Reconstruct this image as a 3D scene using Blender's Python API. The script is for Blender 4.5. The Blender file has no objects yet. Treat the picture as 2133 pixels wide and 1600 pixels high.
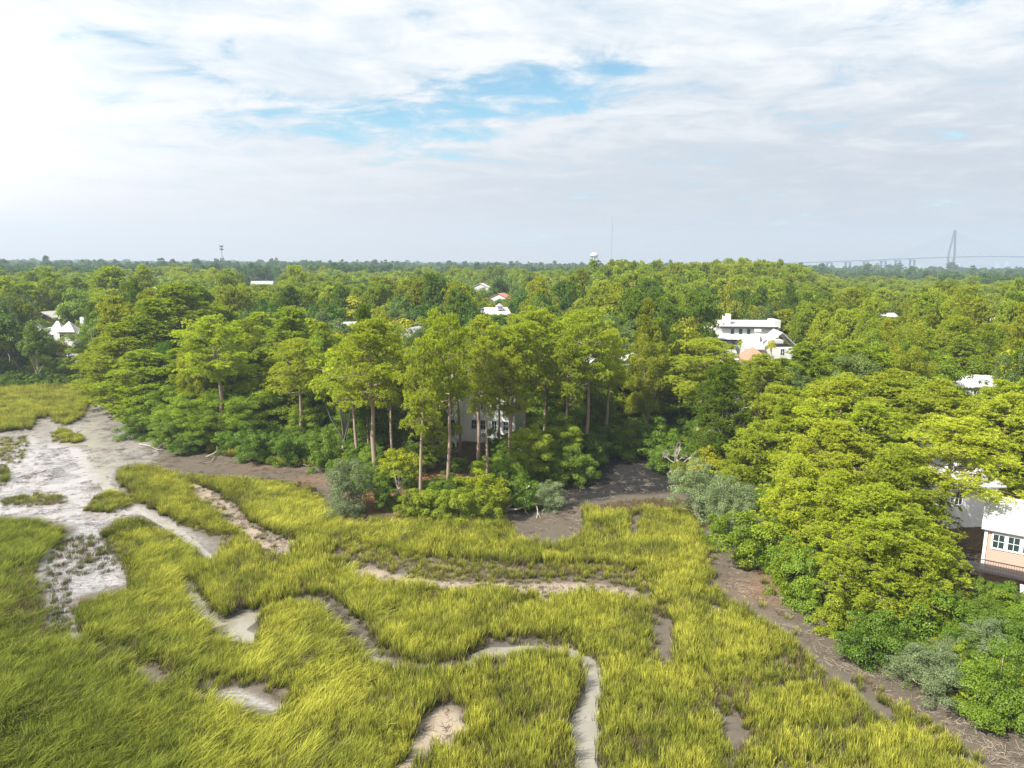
import bpy, math, random
import numpy as np
from mathutils import Vector, Matrix, Euler

S = bpy.context.scene
C = S.collection
R_ = math.radians
D_ = bpy.data

# ------------------------------------------------------------------ camera
F = 1468.0
CAMZ = 32.0
PITCH = 9.75
ROLL = 0.35
cam_d = D_.cameras.new('camera')
cam = D_.objects.new('camera', cam_d)
C.objects.link(cam)
cam_d.sensor_width = 36.0
cam_d.lens = 36.0 * F / 2133.0
cam_d.clip_end = 20000
cam_d.clip_start = 0.5
CM = Matrix.Rotation(R_(90 - PITCH), 3, 'X') @ Matrix.Rotation(R_(ROLL), 3, 'Z')
cam.matrix_world = Matrix.Translation((0, 0, CAMZ)) @ CM.to_4x4()
S.camera = cam
S.render.resolution_x = 1024
S.render.resolution_y = 768

# ------------------------------------------------------------------ light
SUN_AZ = -122.0      # degrees from the view direction (+Y), negative = to the left
SUN_EL = 47.0
S.view_settings.view_transform = 'Standard'
S.view_settings.look = 'None'
S.view_settings.gamma = 1
S.view_settings.use_curve_mapping = False
S.view_settings.exposure = 1.24

CMn = np.array(CM)


def ray(px, py):
    d = CMn @ np.array([(px - 1066.5) / F, (800.0 - py) / F, -1.0])
    return d


def at_d(px, py, D):
    """point on the pixel's ray at forward distance D (world Y)"""
    d = ray(px, py)
    t = D / d[1]
    return np.array([d[0] * t, D, CAMZ + d[2] * t])


def at_z(px, py, z=0.0):
    d = ray(px, py)
    t = (z - CAMZ) / d[2]
    return np.array([d[0] * t, d[1] * t, z])


def proj(P):
    """world (N,3) -> pixels (N,2)"""
    P = np.asarray(P, float).reshape(-1, 3) - np.array([0, 0, CAMZ])
    q = P @ CMn
    w = np.maximum(-q[:, 2], 1e-3)
    return np.stack([1066.5 + F * q[:, 0] / w, 800.0 - F * q[:, 1] / w], 1)


sl = D_.lights.new('sun', 'SUN')
sl.energy = 4.95
sl.angle = R_(0.6)
sl.color = (1.0, 0.95, 0.86)
so = D_.objects.new('sun', sl)
C.objects.link(so)
sd = Vector((math.sin(R_(SUN_AZ)) * math.cos(R_(SUN_EL)), math.cos(R_(SUN_AZ)) * math.cos(R_(SUN_EL)), math.sin(R_(SUN_EL))))
so.rotation_euler = sd.to_track_quat('Z', 'Y').to_euler()
so.location = (-60, 0, 120)


# ------------------------------------------------------------------ node helper
class NT:
    def __init__(s, tree):
        s.t = tree
        s.n = tree.nodes
        s.l = tree.links

    def new(s, typ, **kw):
        n = s.n.new(typ)
        for k, v in kw.items():
            setattr(n, k, v)
        return n

    def put(s, sock, v):
        if isinstance(v, bpy.types.NodeSocket):
            s.l.new(v, sock)
        elif isinstance(v, (int, float)):
            try:
                sock.default_value = v
            except TypeError:
                sock.default_value = (v, v, v)
        else:
            v = tuple(v)
            if sock.type == 'RGBA' and len(v) == 3:
                v = v + (1,)
            sock.default_value = v

    def math(s, op, a, b=0.0, c=None, clamp=False):
        n = s.new('ShaderNodeMath', operation=op, use_clamp=clamp)
        s.put(n.inputs[0], a)
        s.put(n.inputs[1], b)
        if c is not None:
            s.put(n.inputs[2], c)
        return n.outputs[0]

    def vmath(s, op, a, b=(0, 0, 0)):
        n = s.new('ShaderNodeVectorMath', operation=op)
        s.put(n.inputs[0], a)
        if op == 'SCALE':
            s.put(n.inputs['Scale'], b)
        else:
            s.put(n.inputs[1], b)
        return n.outputs[0]

    def mix(s, f, a, b, blend='MIX'):
        n = s.new('ShaderNodeMix', data_type='RGBA', blend_type=blend)
        s.put(n.inputs[0], f)
        s.put(n.inputs[6], a)
        s.put(n.inputs[7], b)
        return n.outputs[2]

    def noise(s, vec, scale, detail=4, rough=0.55, dist=0.0):
        n = s.new('ShaderNodeTexNoise')
        if vec is not None:
            s.put(n.inputs['Vector'], vec)
        n.inputs['Scale'].default_value = scale
        n.inputs['Detail'].default_value = detail
        n.inputs['Roughness'].default_value = rough
        n.inputs['Distortion'].default_value = dist
        return n.outputs[0]

    def smooth(s, v, lo, hi, a=0.0, b=1.0):
        n = s.new('ShaderNodeMapRange', interpolation_type='SMOOTHSTEP')
        s.put(n.inputs[0], v)
        for i, q in enumerate((lo, hi, a, b)):
            n.inputs[1 + i].default_value = q
        return n.outputs[0]

    def attr(s, name, typ='GEOMETRY', out=2):
        n = s.new('ShaderNodeAttribute', attribute_name=name, attribute_type=typ)
        return n.outputs[out]


# ------------------------------------------------------------------ sky
W = D_.worlds.new('World')
S.world = W
W.use_nodes = True
W.node_tree.nodes.clear()
w = NT(W.node_tree)
tc = w.new('ShaderNodeTexCoord').outputs['Generated']
sx = w.new('ShaderNodeSeparateXYZ')
w.put(sx.inputs[0], tc)
X, Y, Z = sx.outputs
sky = w.new('ShaderNodeTexSky', sky_type='NISHITA')
sky.sun_disc = False
sky.sun_elevation = R_(SUN_EL)
sky.sun_rotation = R_(SUN_AZ)
sky.air_density = 1.0
sky.dust_density = 0.6
nishita = w.vmath('SCALE', sky.outputs[0], 0.085)
blue = w.mix(1.0, nishita, (0.66, 0.98, 0.95), 'MULTIPLY')
zc = w.math('MAXIMUM', Z, 0.0)
den = w.math('ADD', zc, 0.10)
cx = w.new('ShaderNodeCombineXYZ')
w.put(cx.inputs[0], w.math('DIVIDE', X, den))
w.put(cx.inputs[1], w.math('DIVIDE', Y, den))
pv = cx.outputs[0]
n1 = w.noise(w.vmath('MULTIPLY', pv, (0.8, 1.0, 1)), 0.75, 7, 0.60, 1.1)
n2 = w.noise(w.vmath('ADD', pv, (13.1, 4.2, 0)), 3.4, 7, 0.66, 0.5)
n3 = w.noise(w.vmath('MULTIPLY', w.vmath('ADD', pv, (2.7, 1.3, 0)), (0.6, 0.9, 1)), 1.7, 6, 0.62, 1.2)
# gnomonic sky coordinates
Yc = w.math('MAXIMUM', Y, 0.05)
U = w.math('DIVIDE', X, Yc)
V = w.math('DIVIDE', Z, Yc)


def skyuv(px, py):
    d = ray(px, py)
    return d[0] / d[1], d[2] / d[1]


def blob(px, py, sxp, syp, amp):
    u0, v0 = skyuv(px, py)
    a = w.math('DIVIDE', w.math('SUBTRACT', U, u0), sxp / F)
    b = w.math('DIVIDE', w.math('SUBTRACT', V, v0), syp / F)
    e = w.math('ADD', w.math('MULTIPLY', a, a), w.math('MULTIPLY', b, b))
    return w.math('MULTIPLY', w.math('EXPONENT', w.math('MULTIPLY', e, -1.0)), amp)


hole = blob(1120, 165, 260, 58, 0.70)
for a in ((485, 85, 45, 42, 0.60), (900, 265, 480, 60, 0.55), (1300, 140, 90, 16, 0.5), (640, 225, 320, 30, 0.22),
          (560, 45, 100, 12, 0.30), (1950, 15, 120, 30, 0.35), (200, 245, 190, 30, 0.16), (1050, 190, 170, 28, .50)):
    hole = w.math('ADD', hole, blob(*a))
nn = w.math('ADD', w.math('MULTIPLY', n1, 0.5), w.math('ADD', w.math('MULTIPLY', n2, 0.52), w.math('MULTIPLY', n3, 0.32)))
cov = w.math('SUBTRACT', w.math('ADD', w.math('MULTIPLY', nn, 4.6), -1.92), hole)
cov = w.smooth(cov, -0.02, 0.92)
# cloud brightness: white aloft and to the left, grey-lavender low and to the right
low = w.smooth(V, 0.0, 0.30)
left = w.smooth(U, -0.75, 0.75)
shade = w.math('ADD', w.math('MULTIPLY', n2, 0.5), w.math('MULTIPLY', n3, 0.5))
c_hi = w.mix(w.smooth(shade, 0.36, 0.62), (0.345, 0.395, 0.440), (0.500, 0.503, 0.508))
c_lo_l = w.mix(w.smooth(V, 0.0, 0.16), (0.43, 0.385, 0.375), (0.490, 0.485, 0.485))
c_lo_r = w.mix(w.smooth(V, 0.0, 0.08), (0.36, 0.335, 0.335), (0.305, 0.312, 0.335))
c_lo = w.mix(w.smooth(U, -0.72, 0.25), c_lo_l, c_lo_r)
ccol = w.mix(low, c_lo, c_hi)
ccol = w.mix(w.math('MULTIPLY', w.math('MULTIPLY', left, w.smooth(V, 0.45, 0.05)), w.smooth(shade, .64, .40, 0.2, .85)), ccol, (0.265, 0.288, 0.325))
# below the horizon
skyc = w.mix(cov, blue, ccol)
# glow added to the sky left of frame, for the wet flat to mirror
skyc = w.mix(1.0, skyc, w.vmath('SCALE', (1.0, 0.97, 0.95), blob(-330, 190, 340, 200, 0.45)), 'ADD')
# bright veil round the sun (out of frame to the left)
sdn = w.new('ShaderNodeVectorMath', operation='DOT_PRODUCT')
w.put(sdn.inputs[0], tc)
sdn.inputs[1].default_value = tuple(sd)
veil = w.math('POWER', w.math('MAXIMUM', sdn.outputs['Value'], 0.0), 6.0)
skyc = w.mix(1.0, skyc, w.vmath('SCALE', (1.0, 0.96, 0.9), w.math('MULTIPLY', veil, 0.5)), 'ADD')
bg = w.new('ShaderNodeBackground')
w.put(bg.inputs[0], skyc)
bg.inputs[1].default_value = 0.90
wo = w.new('ShaderNodeOutputWorld')
w.l.new(bg.outputs[0], wo.inputs[0])

# ------------------------------------------------------------------ object helpers
rng = np.random.default_rng(7)


def mesh_np(name, V, F_, mat=None, attrs=None, smooth=False):
    """V (N,3); F_ (M,k) int array or list of such arrays"""
    me = D_.meshes.new(name)
    if not isinstance(F_, list):
        F_ = [F_]
    F_ = [f for f in F_ if len(f)]
    V = np.ascontiguousarray(V, dtype=np.float32)
    me.vertices.add(len(V))
    me.vertices.foreach_set('co', V.ravel())
    loops = np.concatenate([f.ravel() for f in F_]).astype(np.int32)
    sizes = np.concatenate([np.full(len(f), f.shape[1]) for f in F_])
    starts = np.concatenate([[0], np.cumsum(sizes)[:-1]]).astype(np.int32)
    me.loops.add(len(loops))
    me.loops.foreach_set('vertex_index', loops)
    me.polygons.add(len(sizes))
    me.polygons.foreach_set('loop_start', starts)
    me.update(calc_edges=True)
    me.validate(verbose=False)
    if smooth:
        me.polygons.foreach_set('use_smooth', np.ones(len(me.polygons), bool))
    if attrs:
        for k, v in attrs.items():
            v = np.asarray(v, dtype=np.float32)
            if v.ndim == 1:
                a = me.attributes.new(k, 'FLOAT', 'POINT')
                a.data.foreach_set('value', v)
            else:
                a = me.attributes.new(k, 'FLOAT_VECTOR', 'POINT')
                a.data.foreach_set('vector', v.ravel())
    if mat:
        me.materials.append(mat)
    return me


def link(name, me, parent=None, loc=None):
    o = D_.objects.new(name, me)
    C.objects.link(o)
    if parent:
        o.parent = parent
    if loc is not None:
        o.location = loc
    return o


def thing(name, label, cat, loc=(0, 0, 0), rz=0, group=None):
    o = D_.objects.new(name, None)
    C.objects.link(o)
    o.location = loc
    o.rotation_euler = (0, 0, rz)
    o.empty_display_size = 0.5
    o['label'] = label
    o['category'] = cat
    if group:
        o['group'] = group
    return o


def dup(src, loc, rz, scale, label, group=None, name=None):
    r = src.copy()
    C.objects.link(r)
    if name:
        r.name = name
    r.location = loc
    r.rotation_euler = (0, 0, rz)
    r.scale = scale
    r['label'] = label
    if group:
        r['group'] = group
    elif 'group' in r:
        del r['group']
    for ch in list(src.children):
        c = ch.copy()
        C.objects.link(c)
        c.parent = r
        for g in list(ch.children):
            d = g.copy()
            C.objects.link(d)
            d.parent = c
    return r


class MB:
    """collects simple solids into one mesh"""

    def __init__(s):
        s.v = []
        s.f = []

    def _add(s, v, f):
        b = len(s.v)
        s.v += [tuple(p) for p in v]
        s.f += [tuple(b + i for i in q) for q in f]

    def box(s, x0, x1, y0, y1, z0, z1):
        v = [(x0, y0, z0), (x1, y0, z0), (x1, y1, z0), (x0, y1, z0), (x0, y0, z1), (x1, y0, z1), (x1, y1, z1), (x0, y1, z1)]
        s._add(v, [(0, 3, 2, 1), (4, 5, 6, 7), (0, 1, 5, 4), (1, 2, 6, 5), (2, 3, 7, 6), (3, 0, 4, 7)])
        return s

    def poly(s, pts, th=None):
        """polygon prism: pts list of 3d points, extruded by vector th"""
        n = len(pts)
        if th is None:
            s._add(pts, [tuple(range(n))])
            return s
        p2 = [tuple(np.array(p) + np.array(th)) for p in pts]
        f = [tuple(range(n))[::-1], tuple(range(n, 2 * n))]
        f += [(i, (i + 1) % n, n + (i + 1) % n, n + i) for i in range(n)]
        s._add(list(pts) + p2, f)
        return s

    def tube(s, pts, rads, k=8, cap=True):
        pts = [Vector(p) for p in pts]
        if isinstance(rads, (int, float)):
            rads = [rads] * len(pts)
        rings = []
        up = Vector((0.31, 0.2, 1)).normalized()
        v = []
        for i, p in enumerate(pts):
            a = pts[max(i - 1, 0)]
            b = pts[min(i + 1, len(pts) - 1)]
            t = (b - a).normalized()
            if abs(t.dot(up)) > 0.98:
                up = Vector((1, 0.1, 0)).normalized()
            n = t.cross(up).normalized()
            m = t.cross(n).normalized()
            for j in range(k):
                an = 2 * math.pi * j / k
                v.append(p + (n * math.cos(an) + m * math.sin(an)) * rads[i])
        f = []
        for i in range(len(pts) - 1):
            for j in range(k):
                f.append((i * k + j, i * k + (j + 1) % k, (i + 1) * k + (j + 1) % k, (i + 1) * k + j))
        if cap:
            f.append(tuple(range(k))[::-1])
            f.append(tuple(range((len(pts) - 1) * k, len(pts) * k)))
        s._add(v, f)
        return s

    def lathe(s, prof, c=(0, 0, 0), k=20):
        v = []
        for r, z in prof:
            for j in range(k):
                a = 2 * math.pi * j / k
                v.append((c[0] + r * math.cos(a), c[1] + r * math.sin(a), c[2] + z))
        f = []
        for i in range(len(prof) - 1):
            for j in range(k):
                f.append((i * k + j, i * k + (j + 1) % k, (i + 1) * k + (j + 1) % k, (i + 1) * k + j))
        s._add(v, f)
        return s

    def mesh(s, name, mat, smooth=False):
        me = D_.meshes.new(name)
        me.from_pydata(s.v, [], s.f)
        me.validate(verbose=False)
        me.update()
        if mat:
            me.materials.append(mat)
        if smooth:
            me.polygons.foreach_set('use_smooth', np.ones(len(me.polygons), bool))
        return me

    def build(s, name, mat, parent=None, smooth=False):
        return link(name, s.mesh(name, mat, smooth), parent)


# ------------------------------------------------------------------ materials
def mat_new(name):
    m = D_.materials.new(name)
    m.use_nodes = True
    m.node_tree.nodes.clear()
    t = NT(m.node_tree)
    out = t.new('ShaderNodeOutputMaterial')
    return m, t, out


def surf(name, col, rough=0.7, var=0.12, scale=3.0, spec=0.3, metal=0.0, bump=0.0, lines=None):
    m, t, out = mat_new(name)
    p = t.new('ShaderNodeBsdfPrincipled')
    tcx = t.new('ShaderNodeTexCoord').outputs['Object']
    n = t.noise(tcx, scale, 5, 0.6)
    c = t.mix(n, tuple(x * (1 - var) for x in col), tuple(min(1, x * (1 + var)) for x in col))
    h = n
    if lines:
        axis, freq, depth = lines
        sp = t.new('ShaderNodeSeparateXYZ')
        t.put(sp.inputs[0], tcx)
        fr = t.math('FRACT', t.math('MULTIPLY', sp.outputs[axis], freq))
        gr = t.smooth(fr, 0.0, 0.14, 1.0, 0.0)
        c = t.mix(t.math('MULTIPLY', gr, depth), c, tuple(x * 0.35 for x in col))
        h = t.math('SUBTRACT', n, gr)
    t.put(p.inputs['Base Color'], c)
    p.inputs['Roughness'].default_value = rough
    p.inputs['Specular IOR Level'].default_value = spec
    p.inputs['Metallic'].default_value = metal
    if bump or lines:
        b = t.new('ShaderNodeBump')
        b.inputs['Strength'].default_value = bump or 0.3
        b.inputs['Distance'].default_value = 0.03
        t.put(b.inputs['Height'], h)
        t.l.new(b.outputs[0], p.inputs['Normal'])
    t.l.new(p.outputs[0], out.inputs[0])
    return m


def foliage(name, dark, light, alt, transl=0.35, gloss=0.0, altw=0.5, inst=False):
    """dark..light by the per-leaf attribute, drifting towards alt from tree to tree"""
    m, t, out = mat_new(name)
    tint = t.attr('tint')
    oi = t.new('ShaderNodeObjectInfo')
    rnd = oi.outputs['Random']
    tcx = t.new('ShaderNodeTexCoord').outputs['Object']
    nz = t.noise(tcx, 0.35, 2, 0.5)
    c = t.mix(tint, dark, light)
    f = t.math('MULTIPLY', t.smooth(rnd, 0.15, 1.0), altw)
    c = t.mix(t.math('ADD', f, t.math('MULTIPLY', t.math('SUBTRACT', nz, 0.5), 0.6), clamp=True), c, alt)
    br = t.math('ADD', t.math('MULTIPLY', t.math('FRACT', t.math('MULTIPLY', rnd, 17.3)), 0.36), 0.86)
    c = t.vmath('SCALE', c, br)
    d = t.new('ShaderNodeBsdfDiffuse')
    t.put(d.inputs[0], c)
    tr = t.new('ShaderNodeBsdfTranslucent')
    t.put(tr.inputs[0], t.mix(1.0, c, (1.0, 1.1, 0.6), 'MULTIPLY'))
    mx = t.new('ShaderNodeMixShader')
    mx.inputs[0].default_value = transl
    t.l.new(d.outputs[0], mx.inputs[1])
    t.l.new(tr.outputs[0], mx.inputs[2])
    last = mx
    if gloss:
        g = t.new('ShaderNodeBsdfGlossy')
        g.inputs['Roughness'].default_value = 0.45
        g.inputs[0].default_value = (0.8, 0.85, 0.8, 1)
        m2 = t.new('ShaderNodeMixShader')
        m2.inputs[0].default_value = gloss
        t.l.new(mx.outputs[0], m2.inputs[1])
        t.l.new(g.outputs[0], m2.inputs[2])
        last = m2
    t.l.new(last.outputs[0], out.inputs[0])
    return m


M = {}
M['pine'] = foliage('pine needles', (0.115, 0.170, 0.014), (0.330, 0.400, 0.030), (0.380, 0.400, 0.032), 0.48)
M['pine_near'] = foliage('sunlit pine needles', (0.165, 0.225, 0.020), (0.440, 0.490, 0.045), (0.47, 0.48, 0.05), 0.50)  # brighter copy of the pine needles, sunlight put into the colour
M['oak'] = foliage('oak leaves', (0.046, 0.100, 0.014), (0.150, 0.240, 0.024), (0.20, 0.25, 0.026), 0.40, 0.015)
M['mixed'] = foliage('mixed leaves', (0.080, 0.150, 0.012), (0.265, 0.350, 0.020), (0.33, 0.34, 0.022), 0.42, 0.015)
M['bright'] = foliage('yellow green leaves', (0.15, 0.21, 0.016), (0.40, 0.43, 0.03), (0.44, 0.37, 0.04), 0.45)
M['sage'] = foliage('grey green leaves', (0.085, 0.125, 0.050), (0.22, 0.27, 0.125), (0.20, 0.26, 0.09), 0.30, 0.02, 0.3)
M['dark'] = foliage('dark leaves', (0.050, 0.110, 0.012), (0.160, 0.250, 0.020), (0.19, 0.26, 0.022), 0.38, 0.015)
M['pine_olive'] = foliage('olive pine needles', (0.12, 0.155, 0.012), (0.35, 0.365, 0.02), (0.38, 0.37, 0.025), 0.45, altw=0.3)
M['pine_deep'] = foliage('deep green pine needles', (0.050, 0.100, 0.012), (0.17, 0.245, 0.02), (0.19, 0.26, 0.02), 0.42, altw=0.3)
M['leaf_olive'] = foliage('olive leaves', (0.095, 0.130, 0.014), (0.29, 0.315, 0.025), (0.34, 0.315, 0.03), 0.4, altw=0.3)
M['leaf_deep'] = foliage('deep green leaves', (0.030, 0.075, 0.014), (0.11, 0.190, 0.025), (0.11, 0.19, 0.03), 0.38, altw=0.3)
M['leaf_grey'] = foliage('grey green oak leaves', (0.065, 0.105, 0.035), (0.19, 0.25, 0.08), (0.20, 0.25, 0.07), 0.36, altw=0.3)
M['bark'] = surf('pine bark', (0.27, 0.20, 0.16), 0.9, 0.4, 9, 0.15, bump=0.6)
M['bark_pale'] = surf('grey bark', (0.30, 0.26, 0.215), 0.9, 0.35, 7, 0.15, bump=0.4)
M['deadwood'] = surf('bleached dead wood', (0.36, 0.32, 0.275), 0.85, 0.35, 6, 0.15, bump=0.3)
M['white'] = surf('white painted boards', (0.72, 0.71, 0.70), 0.6, 0.08, 1.5, 0.3, lines=(2, 5.5, 0.35))
M['stucco'] = surf('white stucco', (0.48, 0.475, 0.465), 0.8, 0.10, 1.2, 0.2)
M['trim'] = surf('white trim', (0.66, 0.66, 0.65), 0.5, 0.04, 2, 0.3)
M['peach'] = surf('peach clapboard', (0.44, 0.315, 0.25), 0.75, 0.08, 2, 0.2, lines=(2, 4.5, 0.9))
M['tan'] = surf('tan siding', (0.42, 0.30, 0.22), 0.8, 0.12, 2, 0.2, lines=(2, 4, 0.4))
M['metal_roof'] = surf('pale standing seam roof', (0.40, 0.40, 0.41), 0.45, 0.1, 1.5, 0.4, lines=(0, 1.6, 0.5))
M['white_roof'] = surf('white roof sheet', (0.45, 0.45, 0.46), 0.55, 0.10, 1.2, 0.3, lines=(0, 2.0, 0.45))
M['grey_roof'] = surf('grey shingle roof', (0.30, 0.29, 0.31), 0.85, 0.2, 4, 0.2, lines=(2, 4.0, 0.3))
M['pale_roof'] = surf('weathered pale shingle roof', (0.42, 0.39, 0.37), 0.8, 0.15, 4, 0.2, lines=(2, 4.0, 0.25))
M['red_roof'] = surf('terracotta roof tiles', (0.42, 0.18, 0.13), 0.8, 0.2, 3, 0.2, lines=(0, 3.0, 0.4))
M['dark_trim'] = surf('dark painted trim', (0.035, 0.032, 0.035), 0.5, 0.15, 3, 0.4)
M['glass'] = surf('dark window glass', (0.025, 0.04, 0.045), 0.12, 0.2, 1, 0.6)
M['teal_trim'] = surf('teal window frames', (0.06, 0.17, 0.16), 0.5, 0.1, 2, 0.3)
M['brick'] = surf('pale chimney brick', (0.62, 0.56, 0.53), 0.85, 0.15, 8, 0.2)
M['concrete'] = surf('pale concrete', (0.50, 0.51, 0.52), 0.8, 0.08, 0.05, 0.2)
M['steel'] = surf('galvanised steel', (0.30, 0.31, 0.32), 0.5, 0.1, 1, 0.4)
M['tank'] = surf('white tank paint', (0.55, 0.57, 0.60), 0.5, 0.05, 0.3, 0.3)
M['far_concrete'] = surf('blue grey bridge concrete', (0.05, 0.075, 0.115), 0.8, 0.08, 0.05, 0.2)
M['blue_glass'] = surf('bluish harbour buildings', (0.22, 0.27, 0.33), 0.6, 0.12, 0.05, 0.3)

# ------------------------------------------------------------------ the marsh plan (outlines in photo pixels -> ground coordinates)
def gpoly(pts, z=0.0):
    return np.array([at_z(x, y, z)[:2] for x, y in pts])


def inside(P, poly):
    x, y = P[:, 0], P[:, 1]
    r = np.zeros(len(P), bool)
    n = len(poly)
    for i in range(n):
        x0, y0 = poly[i]
        x1, y1 = poly[(i + 1) % n]
        c = (y0 > y) != (y1 > y)
        with np.errstate(divide='ignore', invalid='ignore'):
            xi = (x1 - x0) * (y - y0) / (y1 - y0 + 1e-12) + x0
        r ^= c & (x < xi)
    return r


def sdist(P, poly):
    """signed distance, positive inside"""
    d2 = np.full(len(P), 1e12)
    n = len(poly)
    for i in range(n):
        a = poly[i]
        b = poly[(i + 1) % n]
        ab = b - a
        t = np.clip(((P - a) @ ab) / (ab @ ab + 1e-9), 0, 1)
        q = P - (a + t[:, None] * ab)
        d2 = np.minimum(d2, (q * q).sum(1))
    d = np.sqrt(d2)
    return np.where(inside(P, poly), d, -d)


def sstep(x, a, b):
    t = np.clip((x - a) / (b - a), 0, 1)
    return t * t * (3 - 2 * t)


class VN:
    """tileable value noise"""

    def __init__(s, seed, n=256):
        s.g = np.random.default_rng(seed).random((n, n))
        s.n = n

    def __call__(s, P, sc):
        q = P * sc
        i = np.floor(q).astype(int)
        f = q - i
        f = f * f * (3 - 2 * f)
        a = s.g[i[:, 0] % s.n, i[:, 1] % s.n]
        b = s.g[(i[:, 0] + 1) % s.n, i[:, 1] % s.n]
        c = s.g[i[:, 0] % s.n, (i[:, 1] + 1) % s.n]
        d = s.g[(i[:, 0] + 1) % s.n, (i[:, 1] + 1) % s.n]
        return (a * (1 - f[:, 0]) + b * f[:, 0]) * (1 - f[:, 1]) + (c * (1 - f[:, 0]) + d * f[:, 0]) * f[:, 1]

    def fbm(s, P, sc, o=4):
        r = 0
        a = 0.5
        t = 0
        for k in range(o):
            r = r + a * s(P + 37.7 * k, sc * 2 ** k)
            t += a
            a *= 0.5
        return r / t


vn = VN(3)
SHORE = [(-500, 812), (0, 812), (190, 806), (215, 828), (240, 868), (300, 895), (345, 915), (450, 932), (560, 958), (670, 970),
         (690, 1010), (698, 1062), (740, 1082), (820, 1078), (900, 1080), (1000, 1072), (1050, 1058), (1110, 1030), (1165, 1005), (1200, 985), (1240, 962),
         (1290, 945), (1360, 940), (1410, 962), (1440, 1000), (1478, 1045), (1515, 1100), (1530, 1160), (1570, 1205), (1700, 1275),
         (1780, 1345), (1880, 1402), (1960, 1455), (2060, 1505), (2133, 1540), (2400, 1650), (2900, 1900)]
shore = gpoly(SHORE)
upland = np.vstack([[[-9000, shore[0][1] + 200]], [[shore[0][0] - 50, shore[0][1]]], shore, [[400, 20]], [[9000, 20]], [[9000, 9000]], [[-9000, 9000]]])

MUDFLAT = [(-300, 905), (0, 902), (61, 892), (78, 875), (101, 865), (118, 882), (145, 885), (162, 875), (169, 858), (189, 838), (202, 817), (245, 830),
           (262, 880), (350, 925), (450, 945), (560, 968), (690, 975), (700, 1070), (735, 1088), (720, 1096), (690, 1080), (668, 1045), (640, 1020), (590, 1004), (520, 1000), (440, 992), (385, 985), (330, 970), (290, 966),
           (245, 972), (240, 995), (262, 1015), (295, 1050), (350, 1078), (400, 1103), (440, 1120), (470, 1128), (445, 1168), (415, 1145), (355, 1108),
           (300, 1072), (245, 1080), (215, 1103), (212, 1120), (232, 1135), (245, 1160), (272, 1212), (252, 1222), (165, 1242), (152, 1262), (160, 1300), (175, 1345),
           (140, 1330), (102, 1300), (90, 1250), (72, 1200), (75, 1168), (95, 1150), (122, 1130), (148, 1098), (60, 1078), (0, 1078), (-300, 1078)]
STRIP = [(395, 1005), (430, 1015), (480, 1045), (520, 1085), (560, 1108), (625, 1130), (612, 1150), (575, 1170), (545, 1155), (500, 1118), (440, 1070), (400, 1030)]
CREEK_A = [(371, 1203), (405, 1210), (427, 1244), (442, 1272), (466, 1287), (486, 1275), (509, 1266), (545, 1268), (600, 1246), (660, 1248), (690, 1272), (735, 1318),
           (765, 1350), (806, 1362), (850, 1388), (905, 1396), (952, 1388), (966, 1358), (1015, 1338), (1109, 1334), (1195, 1340), (1242, 1362), (1272, 1406), (1264, 1444),
           (1258, 1500), (1255, 1560), (1262, 1640), (1190, 1640), (1185, 1560), (1180, 1500), (1190, 1462), (1212, 1420), (1208, 1385), (1190, 1366), (1140, 1350), (1090, 1368), (1015, 1374), (965, 1398), (900, 1412), (850, 1405),
           (800, 1385), (765, 1388), (735, 1350), (700, 1312), (655, 1268), (610, 1262), (545, 1285), (520, 1302), (560, 1320), (530, 1338), (460, 1330), (420, 1290), (394, 1264), (374, 1231)]
POND = [(440, 1440), (480, 1428), (515, 1432), (560, 1452), (592, 1470), (570, 1486), (520, 1478), (470, 1462)]
POND2 = [(790, 1640), (850, 1570), (872, 1500), (900, 1476), (940, 1466), (965, 1485), (982, 1530), (930, 1552), (885, 1570), (850, 1640)]
SAND = [(726, 1192), (764, 1178), (797, 1186), (846, 1203), (902, 1209), (962, 1211), (1053, 1216), (1128, 1214), (1240, 1211), (1315, 1226), (1372, 1254), (1330, 1254),
        (1277, 1238), (1203, 1236), (1128, 1246), (1071, 1232), (1015, 1212), (970, 1228), (865, 1228), (790, 1221), (737, 1206)]
SLIVER = [(1372, 1285), (1396, 1288), (1402, 1325), (1388, 1372), (1368, 1360)]
COVE_BROWN = [(1030, 1072), (1110, 1045), (1160, 1015), (1215, 1045), (1222, 1075), (1210, 1112), (1150, 1122), (1090, 1114), (1042, 1102)]
COVE_DARK = [(1150, 1040), (1185, 985), (1290, 940), (1370, 935), (1445, 995), (1455, 1035), (1400, 1028), (1300, 1032), (1230, 1048), (1200, 1052)]
BANK = [(1430, 1000), (1478, 1040), (1515, 1095), (1535, 1160), (1575, 1205), (1700, 1275), (1780, 1345), (1880, 1402), (1960, 1455), (2060, 1505), (2133, 1540), (2500, 1700),
        (2330, 1730), (2105, 1620), (2035, 1576), (1945, 1525), (1825, 1458), (1722, 1384), (1625, 1294), (1572, 1256), (1503, 1214), (1470, 1165), (1460, 1112), (1454, 1062), (1440, 1035)]
FRONT_BANK = [(700, 1045), (740, 1076), (880, 1070), (1040, 1050), (1045, 1078), (1000, 1082), (880, 1086), (760, 1094), (715, 1090)]
SMALLMUD = [[(275, 1385), (310, 1392), (335, 1412), (300, 1412)], [(398, 1428), (420, 1424), (432, 1440), (405, 1444)], [(1310, 1075), (1335, 1078), (1330, 1110), (1318, 1108)],
            [(120, 1215), (140, 1190), (130, 1290), (110, 1300)], [(1490, 1490), (1530, 1500), (1560, 1540), (1520, 1535)]]
CR1 = [(371, 1203), (403, 1212), (424, 1246), (440, 1274), (466, 1288), (486, 1278), (509, 1268), (538, 1270), (552, 1276), (538, 1286), (516, 1300), (540, 1318), (528, 1332), (470, 1328), (420, 1292), (394, 1266), (374, 1231)]
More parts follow.
